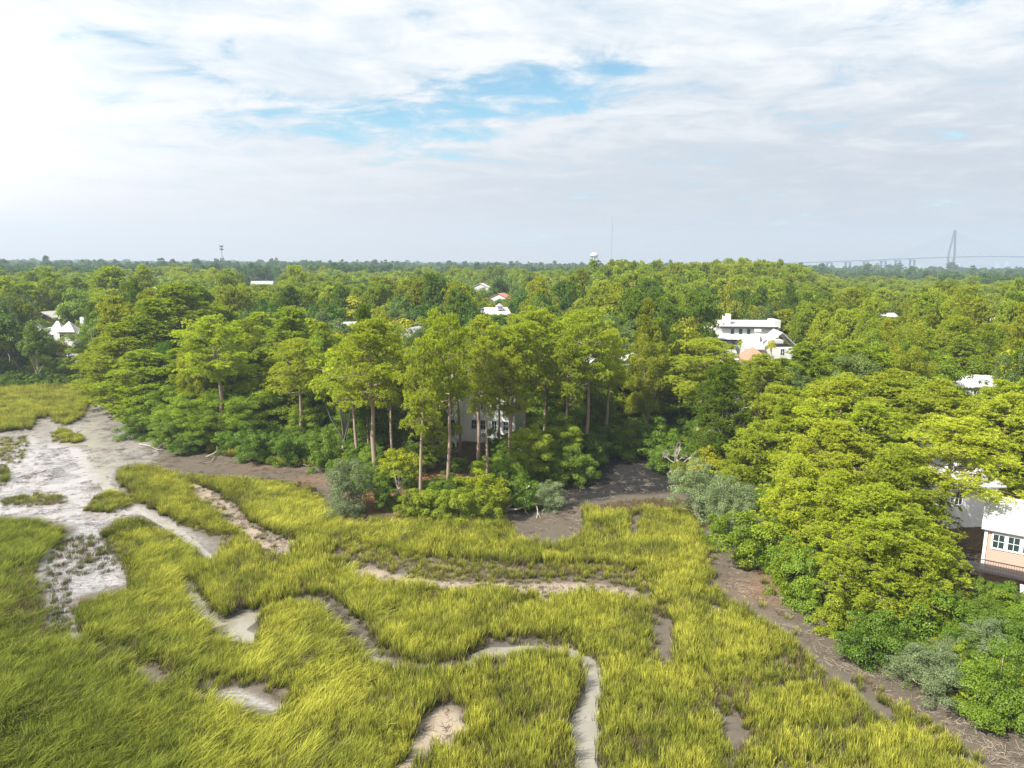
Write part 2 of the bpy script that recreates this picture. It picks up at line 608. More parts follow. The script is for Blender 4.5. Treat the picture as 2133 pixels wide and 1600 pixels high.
CR2 = [(640, 1254), (662, 1260), (695, 1290), (735, 1324), (768, 1352), (800, 1378), (796, 1390), (760, 1384), (735, 1352), (700, 1314), (662, 1276)]
CR3 = [(985, 1356), (1030, 1346), (1090, 1344), (1085, 1354), (1035, 1360), (1000, 1368)]
POOL = [(1208, 1374), (1238, 1376), (1258, 1410), (1256, 1444), (1250, 1500), (1246, 1560), (1250, 1640), (1200, 1640), (1192, 1560), (1188, 1500), (1198, 1462), (1216, 1420), (1214, 1392)]
CR4 = [(546, 1266), (600, 1250), (645, 1251), (642, 1264), (600, 1264), (552, 1280)]
CR5 = [(795, 1380), (860, 1392), (930, 1394), (985, 1358), (992, 1366), (940, 1402), (860, 1401), (798, 1390)]
CR6 = [(1085, 1345), (1180, 1351), (1216, 1372), (1208, 1382), (1172, 1361), (1085, 1354)]
EMPTY = [MUDFLAT, CR1, CR2, CR3, CR4, CR5, CR6, POOL, POND, SAND, SLIVER, COVE_BROWN, COVE_DARK, BANK, FRONT_BANK]
# grass growing on the flat, painted back over the mud
TUFTS = [[(110, 895), (140, 888), (168, 902), (176, 920), (150, 926), (112, 918)],
         [(172, 1052), (200, 1030), (238, 1016), (292, 1042), (262, 1060), (215, 1070), (180, 1068)]]
# (outline, density, height factor)
SPARSE = [([(0, 1200), (60, 1180), (80, 1170), (95, 1255), (105, 1300), (140, 1335), (130, 1360), (60, 1330), (0, 1300)], 0.75, 0.8),
          ([(120, 1120), (190, 1110), (270, 1130), (262, 1170), (225, 1200), (150, 1200), (95, 1190)], 0.38, 0.5),
          ([(85, 1180), (150, 1200), (155, 1320), (110, 1300)], 0.34, 0.55),
          ([(10, 1035), (80, 1022), (140, 1028), (138, 1050), (60, 1056), (0, 1052)], 0.6, 0.5),
          ([(0, 910), (60, 905), (50, 960), (0, 975)], 0.45, 0.5), ([(0, 970), (14, 965), (16, 1008), (0, 1010)], 0.7, 0.9),
          (STRIP, 0.10, 0.4), (POND2, 0.03, 0.5),
          ([(665, 1165), (720, 1130), (800, 1150), (900, 1165), (1000, 1172), (1120, 1180), (1250, 1178), (1340, 1190), (1380, 1240), (1260, 1220), (1128, 1222), (962, 1222), (870, 1216), (797, 1195), (726, 1195)], 0.62, 0.62),
          ([(380, 1085), (440, 1108), (500, 1120), (470, 1150), (420, 1140)], 0.55, 0.5),
          ([(170, 1350), (260, 1345), (300, 1380), (360, 1400), (350, 1430), (270, 1410), (200, 1390)], 0.45, 0.6),
          ([(430, 1415), (560, 1425), (620, 1470), (560, 1500), (450, 1480)], 0.5, 0.7),
          ([(1000, 1060), (1045, 1060), (1090, 1115), (1040, 1125)], 0.7, 0.9),
          ([(1200, 1052), (1300, 1032), (1440, 1030), (1462, 1062), (1400, 1064), (1240, 1066)], 0.75, 0.75),
          ([(700, 1068), (880, 1062), (1040, 1062), (1045, 1090), (880, 1096), (720, 1100)], 0.5, 0.6), ([(640, 1000), (700, 1050), (720, 1090), (690, 1085), (640, 1040), (560, 1012), (400, 1000), (400, 985), (520, 990)], 0.35, 0.5),
          ([(726, 1185), (900, 1200), (1053, 1208), (1240, 1205), (1372, 1245), (1372, 1262), (1240, 1240), (1128, 1250), (900, 1232), (740, 1212)], 0.10, 0.35),
          ([(1430, 1050), (1475, 1060), (1500, 1180), (1600, 1240), (1760, 1370), (1870, 1440), (1990, 1510), (2100, 1580), (2000, 1560), (1820, 1440), (1600, 1260), (1470, 1170)], 0.40, 0.6),
          ([(1370, 1255), (1400, 1260), (1410, 1380), (1370, 1390), (1350, 1330)], 0.5, 0.7),
          ([(1450, 1440), (1500, 1440), (1600, 1560), (1540, 1580)], 0.55, 0.8),
          ([(590, 1245), (690, 1240), (800, 1340), (760, 1350), (660, 1262)], 0.25, 0.35),
          ([(780, 1345), (860, 1380), (960, 1370), (1000, 1335), (1110, 1330), (1200, 1340), (1200, 1372), (1100, 1368), (1010, 1382), (950, 1405), (840, 1410), (780, 1390)], 0.6, 0.65)]
G = {k: gpoly(v) for k, v in dict(flat=MUDFLAT, strip=STRIP, creek=CREEK_A, pond=POND, pond2=POND2, sand=SAND, sliver=SLIVER, cbrown=COVE_BROWN, cdark=COVE_DARK, bank=BANK, front=FRONT_BANK).items()}

# ------------------------------------------------------------------ ground sheet
def spaced(lo, hi, dense_lo, dense_hi, step, grow):
    a = list(np.arange(dense_lo, dense_hi, step))
    s = step
    x = a[-1]
    while x < hi:
        s *= grow
        x += s
        a.append(x)
    s = step
    x = a[0]
    while x > lo:
        s *= grow
        x -= s
        a.insert(0, x)
    return np.array(a)


gx = spaced(-9000, 9000, -72, 78, 0.38, 1.045)
gy = spaced(-60, 12000, 36, 112, 0.33, 1.035)
GX, GY = np.meshgrid(gx, gy)
P2 = np.stack([GX.ravel(), GY.ravel()], 1)
dU = sdist(P2, upland)
near = (np.abs(P2[:, 0]) < 160) & (P2[:, 1] < 260)


def sd_near(key, far=-50.0):
    r = np.full(len(P2), far)
    r[near] = sdist(P2[near], G[key])
    return r


dC = sd_near('creek')
dF = sd_near('flat')
jit = (vn.fbm(P2, 0.9, 3) - 0.5)
jit2 = (vn.fbm(P2 + 91, 0.25, 3) - 0.5)
h = 0.10 * jit + 0.12 * jit2
rise = sstep(dU + jit2 * 2.0, -0.3, 5.0)
h = h + rise * 1.1 + sstep(dU, 4, 22) * 0.8 + rise * (vn.fbm(P2, 0.05, 3) - 0.5) * 0.8
ch = sstep(dC + 0.5 * jit, -0.35, 0.85)
h = h - 0.66 * ch
for k_, dep in (('flat', 0.14), ('pond', 0.30), ('pond2', 0.10), ('sliver', 0.28)):
    h = h - dep * sstep(sd_near(k_) + 0.5 * jit, -0.5, 1.6)
# drains cut in the flat
def drain(pts, wd):
    q = gpoly(pts)
    d = np.full(len(P2), 99.0)
    Pn = P2[near]
    d2 = np.full(len(Pn), 1e9)
    for a, b in zip(q[:-1], q[1:]):
        ab = b - a
        t = np.clip(((Pn - a) @ ab) / (ab @ ab), 0, 1)
        qq = Pn - (a + t[:, None] * ab)
        d2 = np.minimum(d2, (qq ** 2).sum(1))
    d[near] = np.sqrt(d2)
    return sstep(d, wd, wd * 0.2)


DRAINS = [([(202, 842), (206, 852), (234, 858), (215, 872), (190, 882), (176, 894), (174, 902), (190, 912), (192, 925)], 1.1),
          ([(94, 874), (92, 890), (84, 905), (80, 915)], 1.0),
          ([(150, 925), (170, 960), (200, 990), (240, 1030), (290, 1060), (360, 1100), (435, 1160)], 0.8),
          ([(1280, 962), (1240, 985), (1225, 1010), (1190, 1035), (1170, 1060)], 0.9), ([(1290, 960), (1340, 975), (1390, 985), (1430, 1010)], 0.5)]
dr = np.zeros(len(P2))
for p_, w_ in DRAINS:
    dr = np.maximum(dr, drain(p_, w_))
h = h - 0.22 * dr
gz = h

wet = np.maximum(sstep(dF, -0.6, 1.8) * (1 - sstep(P2[:, 0] + jit2 * 10, -49, -36)), 0)
# wetter to the left (open flat), drier by the trees
pf = proj(np.c_[P2, np.zeros(len(P2))])
wet = sstep(dF, -0.4, 1.2) * sstep(pf[:, 0] + 70 * jit2 * 2 + 0.9 * (pf[:, 1] - 980), 330, 200)
wet = np.maximum(wet, sstep(dF, -0.4, 1.2) * (pf[:, 1] > 1050) * sstep(pf[:, 0], 520, 300))
wet = np.maximum(wet, sstep(dC, 0.1, 0.7) * 0.8)
wet = np.maximum(wet, sstep(sd_near('pond'), 0, 0.8) * 0.8)
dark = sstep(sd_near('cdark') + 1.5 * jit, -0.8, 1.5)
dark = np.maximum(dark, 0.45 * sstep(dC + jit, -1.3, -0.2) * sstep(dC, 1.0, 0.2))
brown = np.maximum(sstep(sd_near('cbrown') + jit, -0.5, 1.5) * 0.8, sstep(sd_near('bank') + jit, -0.8, 1.0))
brown = np.maximum(brown, sstep(dF, -.4, 1) * sstep(pf[:, 0] + 0.9 * (pf[:, 1] - 960) + 160 * jit2, 330, 480))
brown = np.maximum(brown, sstep(sd_near('front') + jit, -0.5, 0.8))
sand = np.maximum(sstep(sd_near('sand') + jit, -0.5, 0.8), sstep(sd_near('strip') + jit, -0.5, 0.8))
sand = np.maximum(sand, sstep(sd_near('pond2') + jit, -0.5, 0.8))


def spot(px, py, r):
    c = at_z(px, py)[:2]
    return np.exp(-((P2 - c) ** 2).sum(1) / r ** 2)


dr2 = np.maximum(drain(*DRAINS[0]), np.maximum(drain(*DRAINS[1]), drain(*DRAINS[4])))
wet = wet * (1 - dr2)
brown = np.maximum(brown, dr2)
dark = np.maximum(dark, dr2 * 0.6)
straw = np.clip(spot(775, 1048, 2.6) + spot(855, 1078, 2.2) + 0.35 * spot(650, 1000, 3) + 0.25 * spot(560, 965, 4) + 0.5 * spot(960, 1022, 5) + 0.5 * spot(1600, 1230, 3) + .5 * spot(880, 1015, 3) + 0.25 * sstep(dU, 0.5, 3) * sstep(dU, 60, 30) * sstep(vn.fbm(P2 + 11, 0.3), 0.5, 0.7), 0, 1)
nx, ny = len(gx), len(gy)
I = np.arange(nx * ny).reshape(ny, nx)
Fq = np.stack([I[:-1, :-1], I[:-1, 1:], I[1:, 1:], I[1:, :-1]], -1).reshape(-1, 4)

m, t, out = mat_new('tidal mud and woodland floor')
p = t.new('ShaderNodeBsdfPrincipled')
pos = t.new('ShaderNodeNewGeometry').outputs['Position']
nA = t.noise(pos, 0.55, 7, 0.62)
nB = t.noise(pos, 4.5, 6, 0.65)
stretch = t.vmath('MULTIPLY', pos, (0.9, 2.6, 1))
nC = t.noise(stretch, 1.6, 7, 0.7, 0.8)
a_wet, a_dark, a_brown, a_sand, a_straw, a_up = (t.attr(q) for q in ('wet', 'dark', 'brown', 'sand', 'straw', 'upl'))
c = t.mix(nA, (0.060, 0.050, 0.038), (0.130, 0.110, 0.085))
c = t.mix(a_sand, c, t.mix(nB, (0.17, 0.135, 0.10), (0.33, 0.275, 0.21)))
c = t.mix(a_brown, c, t.mix(nC, (0.046, 0.037, 0.027), (0.128, 0.106, 0.080)))
c = t.mix(a_wet, c, t.mix(t.smooth(nC, 0.36, 0.56), (0.085, 0.078, 0.072), t.mix(nA, (0.19, 0.18, 0.178), (0.38, 0.37, 0.37))))  # wet silt; pale streaks put the sky's glare into the base colour
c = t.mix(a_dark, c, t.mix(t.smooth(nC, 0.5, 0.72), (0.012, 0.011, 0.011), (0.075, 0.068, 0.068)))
c = t.mix(a_up, c, t.mix(nB, (0.030, 0.024, 0.014), (0.085, 0.062, 0.036)))
c = t.mix(t.math('MULTIPLY', a_straw, t.smooth(nB, 0.3, 0.6)), c, (0.30, 0.135, 0.065))
# dark speckle of roots, crab holes and litter
vor = t.new('ShaderNodeTexVoronoi')
t.put(vor.inputs['Vector'], t.vmath('MULTIPLY', pos, (1, 1.5, 1)))
vor.inputs['Scale'].default_value = 2.6
speck = t.math('MULTIPLY', t.smooth(vor.outputs['Distance'], 0.16, 0.05), t.smooth(nA, 0.45, 0.62))
c = t.mix(t.math('MULTIPLY', speck, t.math('SUBTRACT', 0.7, t.math('MULTIPLY', a_wet, 0.35))), c, (0.035, 0.028, 0.02))
t.put(p.inputs['Base Color'], c)
film = t.smooth(nC, 0.42, 0.56)
rg = t.mix(a_wet, (0.85, 0.85, 0.85), t.mix(film, (0.28, 0.28, 0.28), (0.09, 0.09, 0.09)))
rg = t.mix(a_dark, rg, (0.6, 0.6, 0.6))
t.put(p.inputs['Roughness'], rg)
t.put(p.inputs['Specular IOR Level'], t.math('ADD', t.math('MULTIPLY', a_wet, 0.8), 0.2))
b = t.new('ShaderNodeBump')
b.inputs['Strength'].default_value = 0.55
b.inputs['Distance'].default_value = 0.12
hh = t.math('ADD', t.math('MULTIPLY', nB, 0.5), t.math('MULTIPLY', nC, 0.8))
t.put(b.inputs['Height'], t.math('MULTIPLY', hh, t.math('SUBTRACT', 1.0, t.math('MULTIPLY', a_wet, t.math('ADD', 0.62, t.math('MULTIPLY', film, 0.33))))))
t.l.new(b.outputs[0], p.inputs['Normal'])
t.l.new(p.outputs[0], out.inputs[0])
M['ground'] = m
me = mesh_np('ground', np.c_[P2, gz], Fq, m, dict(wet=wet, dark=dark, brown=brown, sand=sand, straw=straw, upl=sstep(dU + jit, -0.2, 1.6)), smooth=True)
g = link('ground', me)
g['kind'] = 'structure'


def ground_z(x, y):
    i = np.clip(np.searchsorted(gx, x) - 1, 0, nx - 2)
    j = np.clip(np.searchsorted(gy, y) - 1, 0, ny - 2)
    return gz.reshape(ny, nx)[j, i]


# creek water: one level sheet, seen only where the bed lies below it
m, t, out = mat_new('shallow creek water')
p = t.new('ShaderNodeBsdfPrincipled')
pos = t.new('ShaderNodeNewGeometry').outputs['Position']
t.put(p.inputs['Base Color'], t.mix(t.noise(pos, 0.6, 4), (0.17, 0.155, 0.12), (0.25, 0.235, 0.195)))
p.inputs['Roughness'].default_value = 0.06
p.inputs['IOR'].default_value = 1.5
p.inputs['Specular IOR Level'].default_value = 0.7
b = t.new('ShaderNodeBump')
b.inputs['Strength'].default_value = 0.06
b.inputs['Distance'].default_value = 0.05
t.put(b.inputs['Height'], t.noise(pos, 3.0, 3))
t.l.new(b.outputs[0], p.inputs['Normal'])
t.l.new(p.outputs[0], out.inputs[0])
M['water'] = m
mb = MB()
mb._add([(-75, 30, -0.36), (85, 30, -0.36), (85, 100, -0.36), (-75, 100, -0.36)], [(0, 1, 2, 3)])
o = mb.build('creek_water', m)
o['kind'] = 'structure'
m, t, out = mat_new('film of tidewater on silt')
p = t.new('ShaderNodeBsdfPrincipled')
pos = t.new('ShaderNodeNewGeometry').outputs['Position']
t.put(p.inputs['Base Color'], t.mix(t.noise(pos, 0.5, 5), (0.20, 0.175, 0.165), (0.34, 0.315, 0.305)))
p.inputs['Roughness'].default_value = 0.10
p.inputs['IOR'].default_value = 1.8
b = t.new('ShaderNodeBump')
b.inputs['Strength'].default_value = 0.12
b.inputs['Distance'].default_value = 0.05
t.put(b.inputs['Height'], t.noise(pos, 2.2, 4))
t.l.new(b.outputs[0], p.inputs['Normal'])
t.l.new(p.outputs[0], out.inputs[0])
mb = MB()
fp = [(-400, 830), (210, 826), (330, 930), (330, 1010), (460, 1170), (300, 1250), (175, 1370), (60, 1330), (60, 1090), (-400, 1090)]
mb._add([(q[0], q[1], -0.135) for q in gpoly(fp)], [tuple(range(len(fp)))])
o = mb.build('tidal_film_water', m)
o['kind'] = 'structure'

# harbour water far beyond the woods on the right
m, t, out = mat_new('harbour water')
p = t.new('ShaderNodeBsdfPrincipled')
pos = t.new('ShaderNodeNewGeometry').outputs['Position']
t.put(p.inputs['Base Color'], t.mix(t.noise(pos, 0.002, 4), (0.36, 0.40, 0.44), (0.46, 0.48, 0.5)))
p.inputs['Roughness'].default_value = 0.25
t.l.new(p.outputs[0], out.inputs[0])
mb = MB()
mb._add([(300, 2350, 4.0), (9000, 2000, 4.0), (9000, 11000, 4.0), (-9000, 11000, 4.0), (-9000, 4600, 4.0), (-300, 4300, 4.0)], [(0, 1, 2, 3, 4, 5)])
o = mb.build('harbour_water', m)
o['kind'] = 'structure'

# ------------------------------------------------------------------ instancing for stuff
def gn_scatter(name, P, rot, scl, idx, tone, protos, label, cat):
    me = D_.meshes.new(name)
    n = len(P)
    me.vertices.add(n)
    me.vertices.foreach_set('co', np.ascontiguousarray(P, dtype=np.float32).ravel())
    for k, v, ty, f in (('rot', rot, 'FLOAT_VECTOR', 'vector'), ('scl', scl, 'FLOAT_VECTOR', 'vector'), ('idx', idx, 'INT', 'value'), ('tone', tone, 'FLOAT', 'value')):
        a = me.attributes.new(k, ty, 'POINT')
        a.data.foreach_set(f, np.ascontiguousarray(v, dtype=np.int32 if ty == 'INT' else np.float32).ravel())
    o = link(name, me)
    o['kind'] = 'stuff'
    o['label'] = label
    o['category'] = cat
    coll = D_.collections.new(name + '_source')
    for i, pm in enumerate(protos):
        po = D_.objects.new('%s_source_%02d' % (name, i), pm)
        coll.objects.link(po)
    ng = D_.node_groups.new(name, 'GeometryNodeTree')
    ng.interface.new_socket('Geometry', in_out='INPUT', socket_type='NodeSocketGeometry')
    ng.interface.new_socket('Geometry', in_out='OUTPUT', socket_type='NodeSocketGeometry')
    N, L = ng.nodes, ng.links
    gi, go = N.new('NodeGroupInput'), N.new('NodeGroupOutput')
    ci = N.new('GeometryNodeCollectionInfo')
    ci.inputs['Collection'].default_value = coll
    ci.inputs['Separate Children'].default_value = True
    ci.inputs['Reset Children'].default_value = True
    ip = N.new('GeometryNodeInstanceOnPoints')
    ip.inputs['Pick Instance'].default_value = True

    def na(nm, ty):
        q = N.new('GeometryNodeInputNamedAttribute')
        q.data_type = ty
        q.inputs['Name'].default_value = nm
        return q.outputs['Attribute']
    mtp = N.new('GeometryNodeMeshToPoints')
    L.new(gi.outputs[0], mtp.inputs[0])
    L.new(mtp.outputs[0], ip.inputs['Points'])
    L.new(ci.outputs[0], ip.inputs['Instance'])
    L.new(na('idx', 'INT'), ip.inputs['Instance Index'])
    e = N.new('FunctionNodeEulerToRotation')
    L.new(na('rot', 'FLOAT_VECTOR'), e.inputs[0])
    L.new(e.outputs[0], ip.inputs['Rotation'])
    L.new(na('scl', 'FLOAT_VECTOR'), ip.inputs['Scale'])
    L.new(ip.outputs[0], go.inputs[0])
    md = o.modifiers.new('scatter', 'NODES')
    md.node_group = ng
    return o


# ------------------------------------------------------------------ marsh grass
def grass_mat(name, base, mid, tip, alt):
    m, t, out = mat_new(name)
    hgt = t.attr('hgt')
    tint = t.attr('tint')
    tone = t.attr('tone', 'INSTANCER')
    c = t.mix(t.smooth(hgt, 0.05, 0.45), base, mid)
    c = t.mix(t.smooth(hgt, 0.45, 1.0), c, tip)
    c = t.mix(tone, c, t.mix(1.0, c, alt, 'MULTIPLY'))
    oi = t.new('ShaderNodeObjectInfo')
    c = t.vmath('SCALE', c, t.math('MULTIPLY', t.math('ADD', 0.5, t.math('MULTIPLY', tint, 0.9)), t.math('ADD', 0.75, t.math('MULTIPLY', oi.outputs['Random'], 0.5))))
    d = t.new('ShaderNodeBsdfDiffuse')
    t.put(d.inputs[0], c)
    tr = t.new('ShaderNodeBsdfTranslucent')
    t.put(tr.inputs[0], c)
    mx = t.new('ShaderNodeMixShader')
    mx.inputs[0].default_value = 0.38
    t.l.new(d.outputs[0], mx.inputs[1])
    t.l.new(tr.outputs[0], mx.inputs[2])
    t.l.new(mx.outputs[0], out.inputs[0])
    return m


M['cord'] = grass_mat('cordgrass', (0.040, 0.032, 0.020), (0.150, 0.168, 0.020), (0.57, 0.56, 0.085), (0.46, 0.55, 0.52))
M['reed'] = grass_mat('dead reed stubble', (0.07, 0.045, 0.03), (0.20, 0.15, 0.08), (0.34, 0.27, 0.13), (0.40, 0.42, 0.40))


def tuft(seed, n, hmin, hmax, rad, lean, curl, wd, mat, spread=0.12):
    r = np.random.default_rng(seed)
    a = r.random(n) * 6.283
    q = np.sqrt(r.random(n)) * rad
    base = np.stack([q * np.cos(a), q * np.sin(a), np.full(n, -0.1)], 1)
    H = r.uniform(hmin, hmax, n)
    # bend direction: mostly +X by `lean`, random otherwise
    d = np.stack([lean + r.normal(0, spread, n), r.normal(0, spread, n)], 1)
    az = r.random(n) * 6.283
    side = np.stack([np.cos(az), np.sin(az), np.zeros(n)], 1)
    lv = [0, 0.35, 0.7, 1.0]
    wv = [1, 0.95, 0.7, 0.0]
    V = []
    hv = []
    for l_, w_ in zip(lv, wv):
        off = d * (l_ + curl * l_ ** 2.2)[..., None] if False else d * (l_ * 0.8 + curl * l_ ** 2.4)
        zz = H * (l_ - 0.30 * curl * l_ ** 2 * np.linalg.norm(d, axis=1))
        c = base + np.c_[off * H[:, None], zz]
        if w_ > 0:
            V += [c - side * wd * w_ * 0.5, c + side * wd * w_ * 0.5]
            hv += [l_, l_]
        else:
            V += [c]
            hv += [l_]
    nv = len(V)
    VV = np.stack(V, 1).reshape(-1, 3)
    k = np.arange(n)[:, None] * nv
    q4 = np.concatenate([k + np.array([[0, 1, 3, 2]]), k + np.array([[2, 3, 5, 4]])])
    q3 = k + np.array([[4, 5, 6]])
    hh_ = np.tile(np.array(hv), n)
    ti = np.repeat(r.random(n), nv)
    return mesh_np('tuft', VV, [q4, q3], mat, dict(hgt=hh_, tint=ti))


protos = []
for k_ in range(4):
    protos.append(tuft(10 + k_, 34, 0.8, 1.6, 0.42, 0.12, 0.35, 0.036, M['cord'], 0.17))      # upright
for k_ in range(4):
    protos.append(tuft(20 + k_, 34, 0.8, 1.65, 0.40, 0.50, 0.8, 0.038, M['cord'], 0.24))        # laid over by wind
for k_ in range(2):
    protos.append(tuft(30 + k_, 22, 0.5, 1.2, 0.40, 0.1, 0.3, 0.035, M['reed'], 0.22))         # stubble
for k_ in range(2):
    protos.append(tuft(40 + k_, 9, 0.25, 0.7, 0.40, 0.0, 0.2, 0.035, M['reed'], 0.3))         # bare stems

A0, A1, B0, B1 = -150, 150, 33, 235
NP = 640000
Pg = np.c_[rng.uniform(A0, A1, NP), B0 + (B1 - B0) * rng.random(NP)]
# keep what the frame and a small margin can see
pp = proj(np.c_[Pg, np.zeros(NP)])
keep = (pp[:, 0] > -260) & (pp[:, 0] < 2400) & (pp[:, 1] < 1900)
Pg = Pg[keep]
Pg = Pg[~inside(Pg, upland)]
farf = Pg[:, 1] > 110
Pg = Pg[~(farf & (rng.random(len(Pg)) < 0.35))]
z0 = np.array(ground_z(Pg[:, 0], Pg[:, 1]))
fb = proj(np.c_[Pg, z0])
ft = proj(np.c_[Pg, z0 + 1.15])


INNER = [1, 2, 3, 4, 5] + [i for i, q_ in enumerate(SPARSE) if q_[0][0] in ((1430, 1050), (1000, 1060), (700, 1068), (640, 1000), (726, 1185))]


def field(Q, top=False):
    """density, height at photo-plan positions Q (pixels)"""
    den_ = np.ones(len(Q))
    hg = np.ones(len(Q))
    for poly, d_, h_ in SPARSE:
        if any(poly is SPARSE[q_][0] for q_ in INNER):
            continue
        i_ = inside(Q, np.array(poly, float))
        den_[i_] = np.minimum(den_[i_], d_)
        hg[i_] = np.minimum(hg[i_], h_)
    for poly in EMPTY + SMALLMUD:
        if top and any(poly is q_ for q_ in (CR2, CR3, CR4, CR5, CR6)):
            continue
        den_[inside(Q, np.array(poly, float))] = 0
    for poly in TUFTS:
        i_ = inside(Q, np.array(poly, float))
        den_[i_] = 0.9
        hg[i_] = 0.75
    for k_ in INNER:
        poly, d_, h_ = SPARSE[k_]
        i_ = inside(Q, np.array(poly, float))
        den_[i_] = np.where(den_[i_] == 0, d_, den_[i_])
        hg[i_] = np.minimum(hg[i_], h_)
    return den_, hg


jj = np.stack([vn.fbm(Pg + 5, 1.3, 2) - 0.5, vn.fbm(Pg + 77, 1.3, 2) - 0.5], 1) * np.array([22, 10])
db, hb = field(fb + jj)
hh1 = hb
dt = np.ones(len(Pg)) * 9
for hq, wq in ((0.6, 0.6), (1.15, 0.4)):
    di, _ = field(proj(np.c_[Pg + np.array([0.35, 0.1]) * wq, z0 + hq * hb * (0.8 + 0.2 * (fb[:, 0] > 900))]) + jj, True)
    dt = np.where(di == 0, 0, np.minimum(dt, di))
dd = np.minimum(db, np.where(dt == 0, 0, np.maximum(dt, db * 0.6)))
patch = vn.fbm(Pg + 200, 0.16, 3)
dd = dd * np.where(rng.random(len(Pg)) < sstep(patch, 0.22, 0.42), 0.95, 0.55)
ok = rng.random(len(Pg)) < dd
Pg, z0, db, hg, patch, fb = Pg[ok], z0[ok], db[ok], hb[ok], patch[ok], fb[ok]
n = len(Pg)
x, y = fb[:, 0], fb[:, 1]
edge = vn.fbm(Pg + 300, 0.35, 2)
laid = sstep(x + 260 * (vn.fbm(Pg + 400, 0.12, 2) - 0.5), 960, 640)          # left part is wind-laid
laid *= 1 - ((x > 395) & (x < 700) & (y > 1120) & (y < 1285))                 # the upright stand inside the creek bend
laid *= (y > 955)
az = np.full(n, R_(25.0)) + (vn.fbm(Pg + 500, 0.14, 2) - 0.5) * 3.2 + rng.normal(0, 0.45, n)
az = np.where((x > 240) & (x < 500) & (y < 1125), R_(-35) + rng.normal(0, 0.25, n) + (vn.fbm(Pg + 500, 0.2, 2) - 0.5) * 1.5, az)
islaid = rng.random(n) < laid * 0.62
sparse = db < 0.8
isreed = (rng.random(n) < np.where(sparse, 0.55, 0.10 + 0.45 * sstep(edge, 0.55, 0.75)))
idx = np.where(islaid, rng.integers(4, 8, n), rng.integers(0, 4, n))
idx = np.where(isreed, rng.integers(8, 10, n), idx)
idx = np.where((db < 0.4), np.where(rng.random(n) < 0.3, rng.integers(0, 4, n), rng.integers(8, 10, n)), idx)
reedzone = inside(fb, np.array([(1200, 1052), (1300, 1030), (1440, 1030), (1462, 1062), (1400, 1066), (1240, 1068)], float))
idx = np.where(reedzone, rng.integers(8, 10, n), idx)
azf = np.where(islaid, az, R_(60) + rng.normal(0, 1.4, n))
tilt = np.where(islaid, 0.10 * rng.random(n), 0.06 * rng.normal(0, 1, n))
rot = np.c_[0.08 * rng.normal(0, 1, n), tilt, azf]
sc = rng.uniform(0.72, 1.12, n) * (0.60 + 0.70 * vn.fbm(Pg + 600, 0.45, 3)) * hg
sc = np.where(x > 1450, sc * 0.86, sc)
scl = np.c_[np.maximum(sc, 0.7), np.maximum(sc, 0.7), sc]
tone = np.clip(sstep(x + 220 * (patch - 0.5) - 0.5 * (y - 1300), 520, 20) * 0.95 * (y > 950) + 0.45 * sstep(edge, 0.45, 0.75) + 0.5 * sstep(vn.fbm(Pg + 950, 0.55, 3), 0.45, 0.75), 0, 1)
tone = np.where(isreed, 0.3, tone)
tone = np.where(db < 0.4, 1.0, tone)
gn_scatter('marsh_grass', np.c_[Pg, z0], rot, scl, idx, tone, protos, 'yellow green cordgrass covering the tidal marsh', 'marsh grass')
print('grass tufts', n)

# reed litter lying on the mud
def litter(seed, n, mat):
    r = np.random.default_rng(seed)
    mbv = []
    fs = []
    for i in range(n):
        a = r.random() * 3.14
        L_ = r.uniform(0.15, 0.55)
        c_ = np.array([r.normal(0, 0.5), r.normal(0, 0.5), r.uniform(0.02, 0.07)])
        dv = np.array([math.cos(a), math.sin(a), r.normal(0, 0.12)]) * L_
        sv = np.array([-math.sin(a), math.cos(a), 0.5]) * 0.018
        b_ = len(mbv)
        mbv += [c_ - dv - sv, c_ + dv - sv, c_ + dv + sv, c_ - dv + sv]
        fs.append([b_, b_ + 1, b_ + 2, b_ + 3])
    return mesh_np('litter', np.array(mbv), np.array(fs), mat)


M['litter'] = surf('dark reed litter', (0.10, 0.07, 0.05), 0.9, 0.5, 3, 0.1)
M['litter_pale'] = surf('pale reed litter', (0.21, 0.18, 0.14), 0.9, 0.3, 3, 0.1)
lp = [litter(i, 9, M['litter']) for i in range(3)] + [litter(9 + i, 9, M['litter_pale']) for i in range(2)]
NL = 120000
Pl = np.c_[rng.uniform(-100, 90, NL), rng.uniform(34, 180, NL)]
fl = proj(np.c_[Pl, np.zeros(NL)])
mfl = np.zeros(NL)
for poly, d_ in ((BANK, .8), (MUDFLAT, .30), (SAND, .6), (STRIP, .7), (COVE_BROWN, .5), (COVE_DARK, .12), (FRONT_BANK, .7), (POND2, .3), (CREEK_A, .9)):
    mfl = np.maximum(mfl, inside(fl, np.array(poly, float)) * d_)
mfl *= 0.3 + 1.2 * (vn.fbm(Pl + 30, 0.4, 3) > 0.5)
ok = rng.random(NL) < mfl
Pl = Pl[ok]
fl = fl[ok]
nl = len(Pl)
ii = np.where(rng.random(nl) < sstep(fl[:, 0], 900, 1500) * 0.6 + 0.15, rng.integers(3, 5, nl), rng.integers(0, 3, nl))
s_ = rng.uniform(0.35, 0.85, nl)
gn_scatter('reed_litter', np.c_[Pl, ground_z(Pl[:, 0], Pl[:, 1])], np.c_[np.zeros((nl, 2)), rng.random(nl) * 6.28], np.c_[s_, s_, s_], ii, np.zeros(nl), lp,
           'broken reeds and twigs strewn over the mud', 'reed litter')
#TREES
# ------------------------------------------------------------------ trees
def unit(v):
    return v / np.maximum(np.linalg.norm(v, axis=-1, keepdims=True), 1e-9)


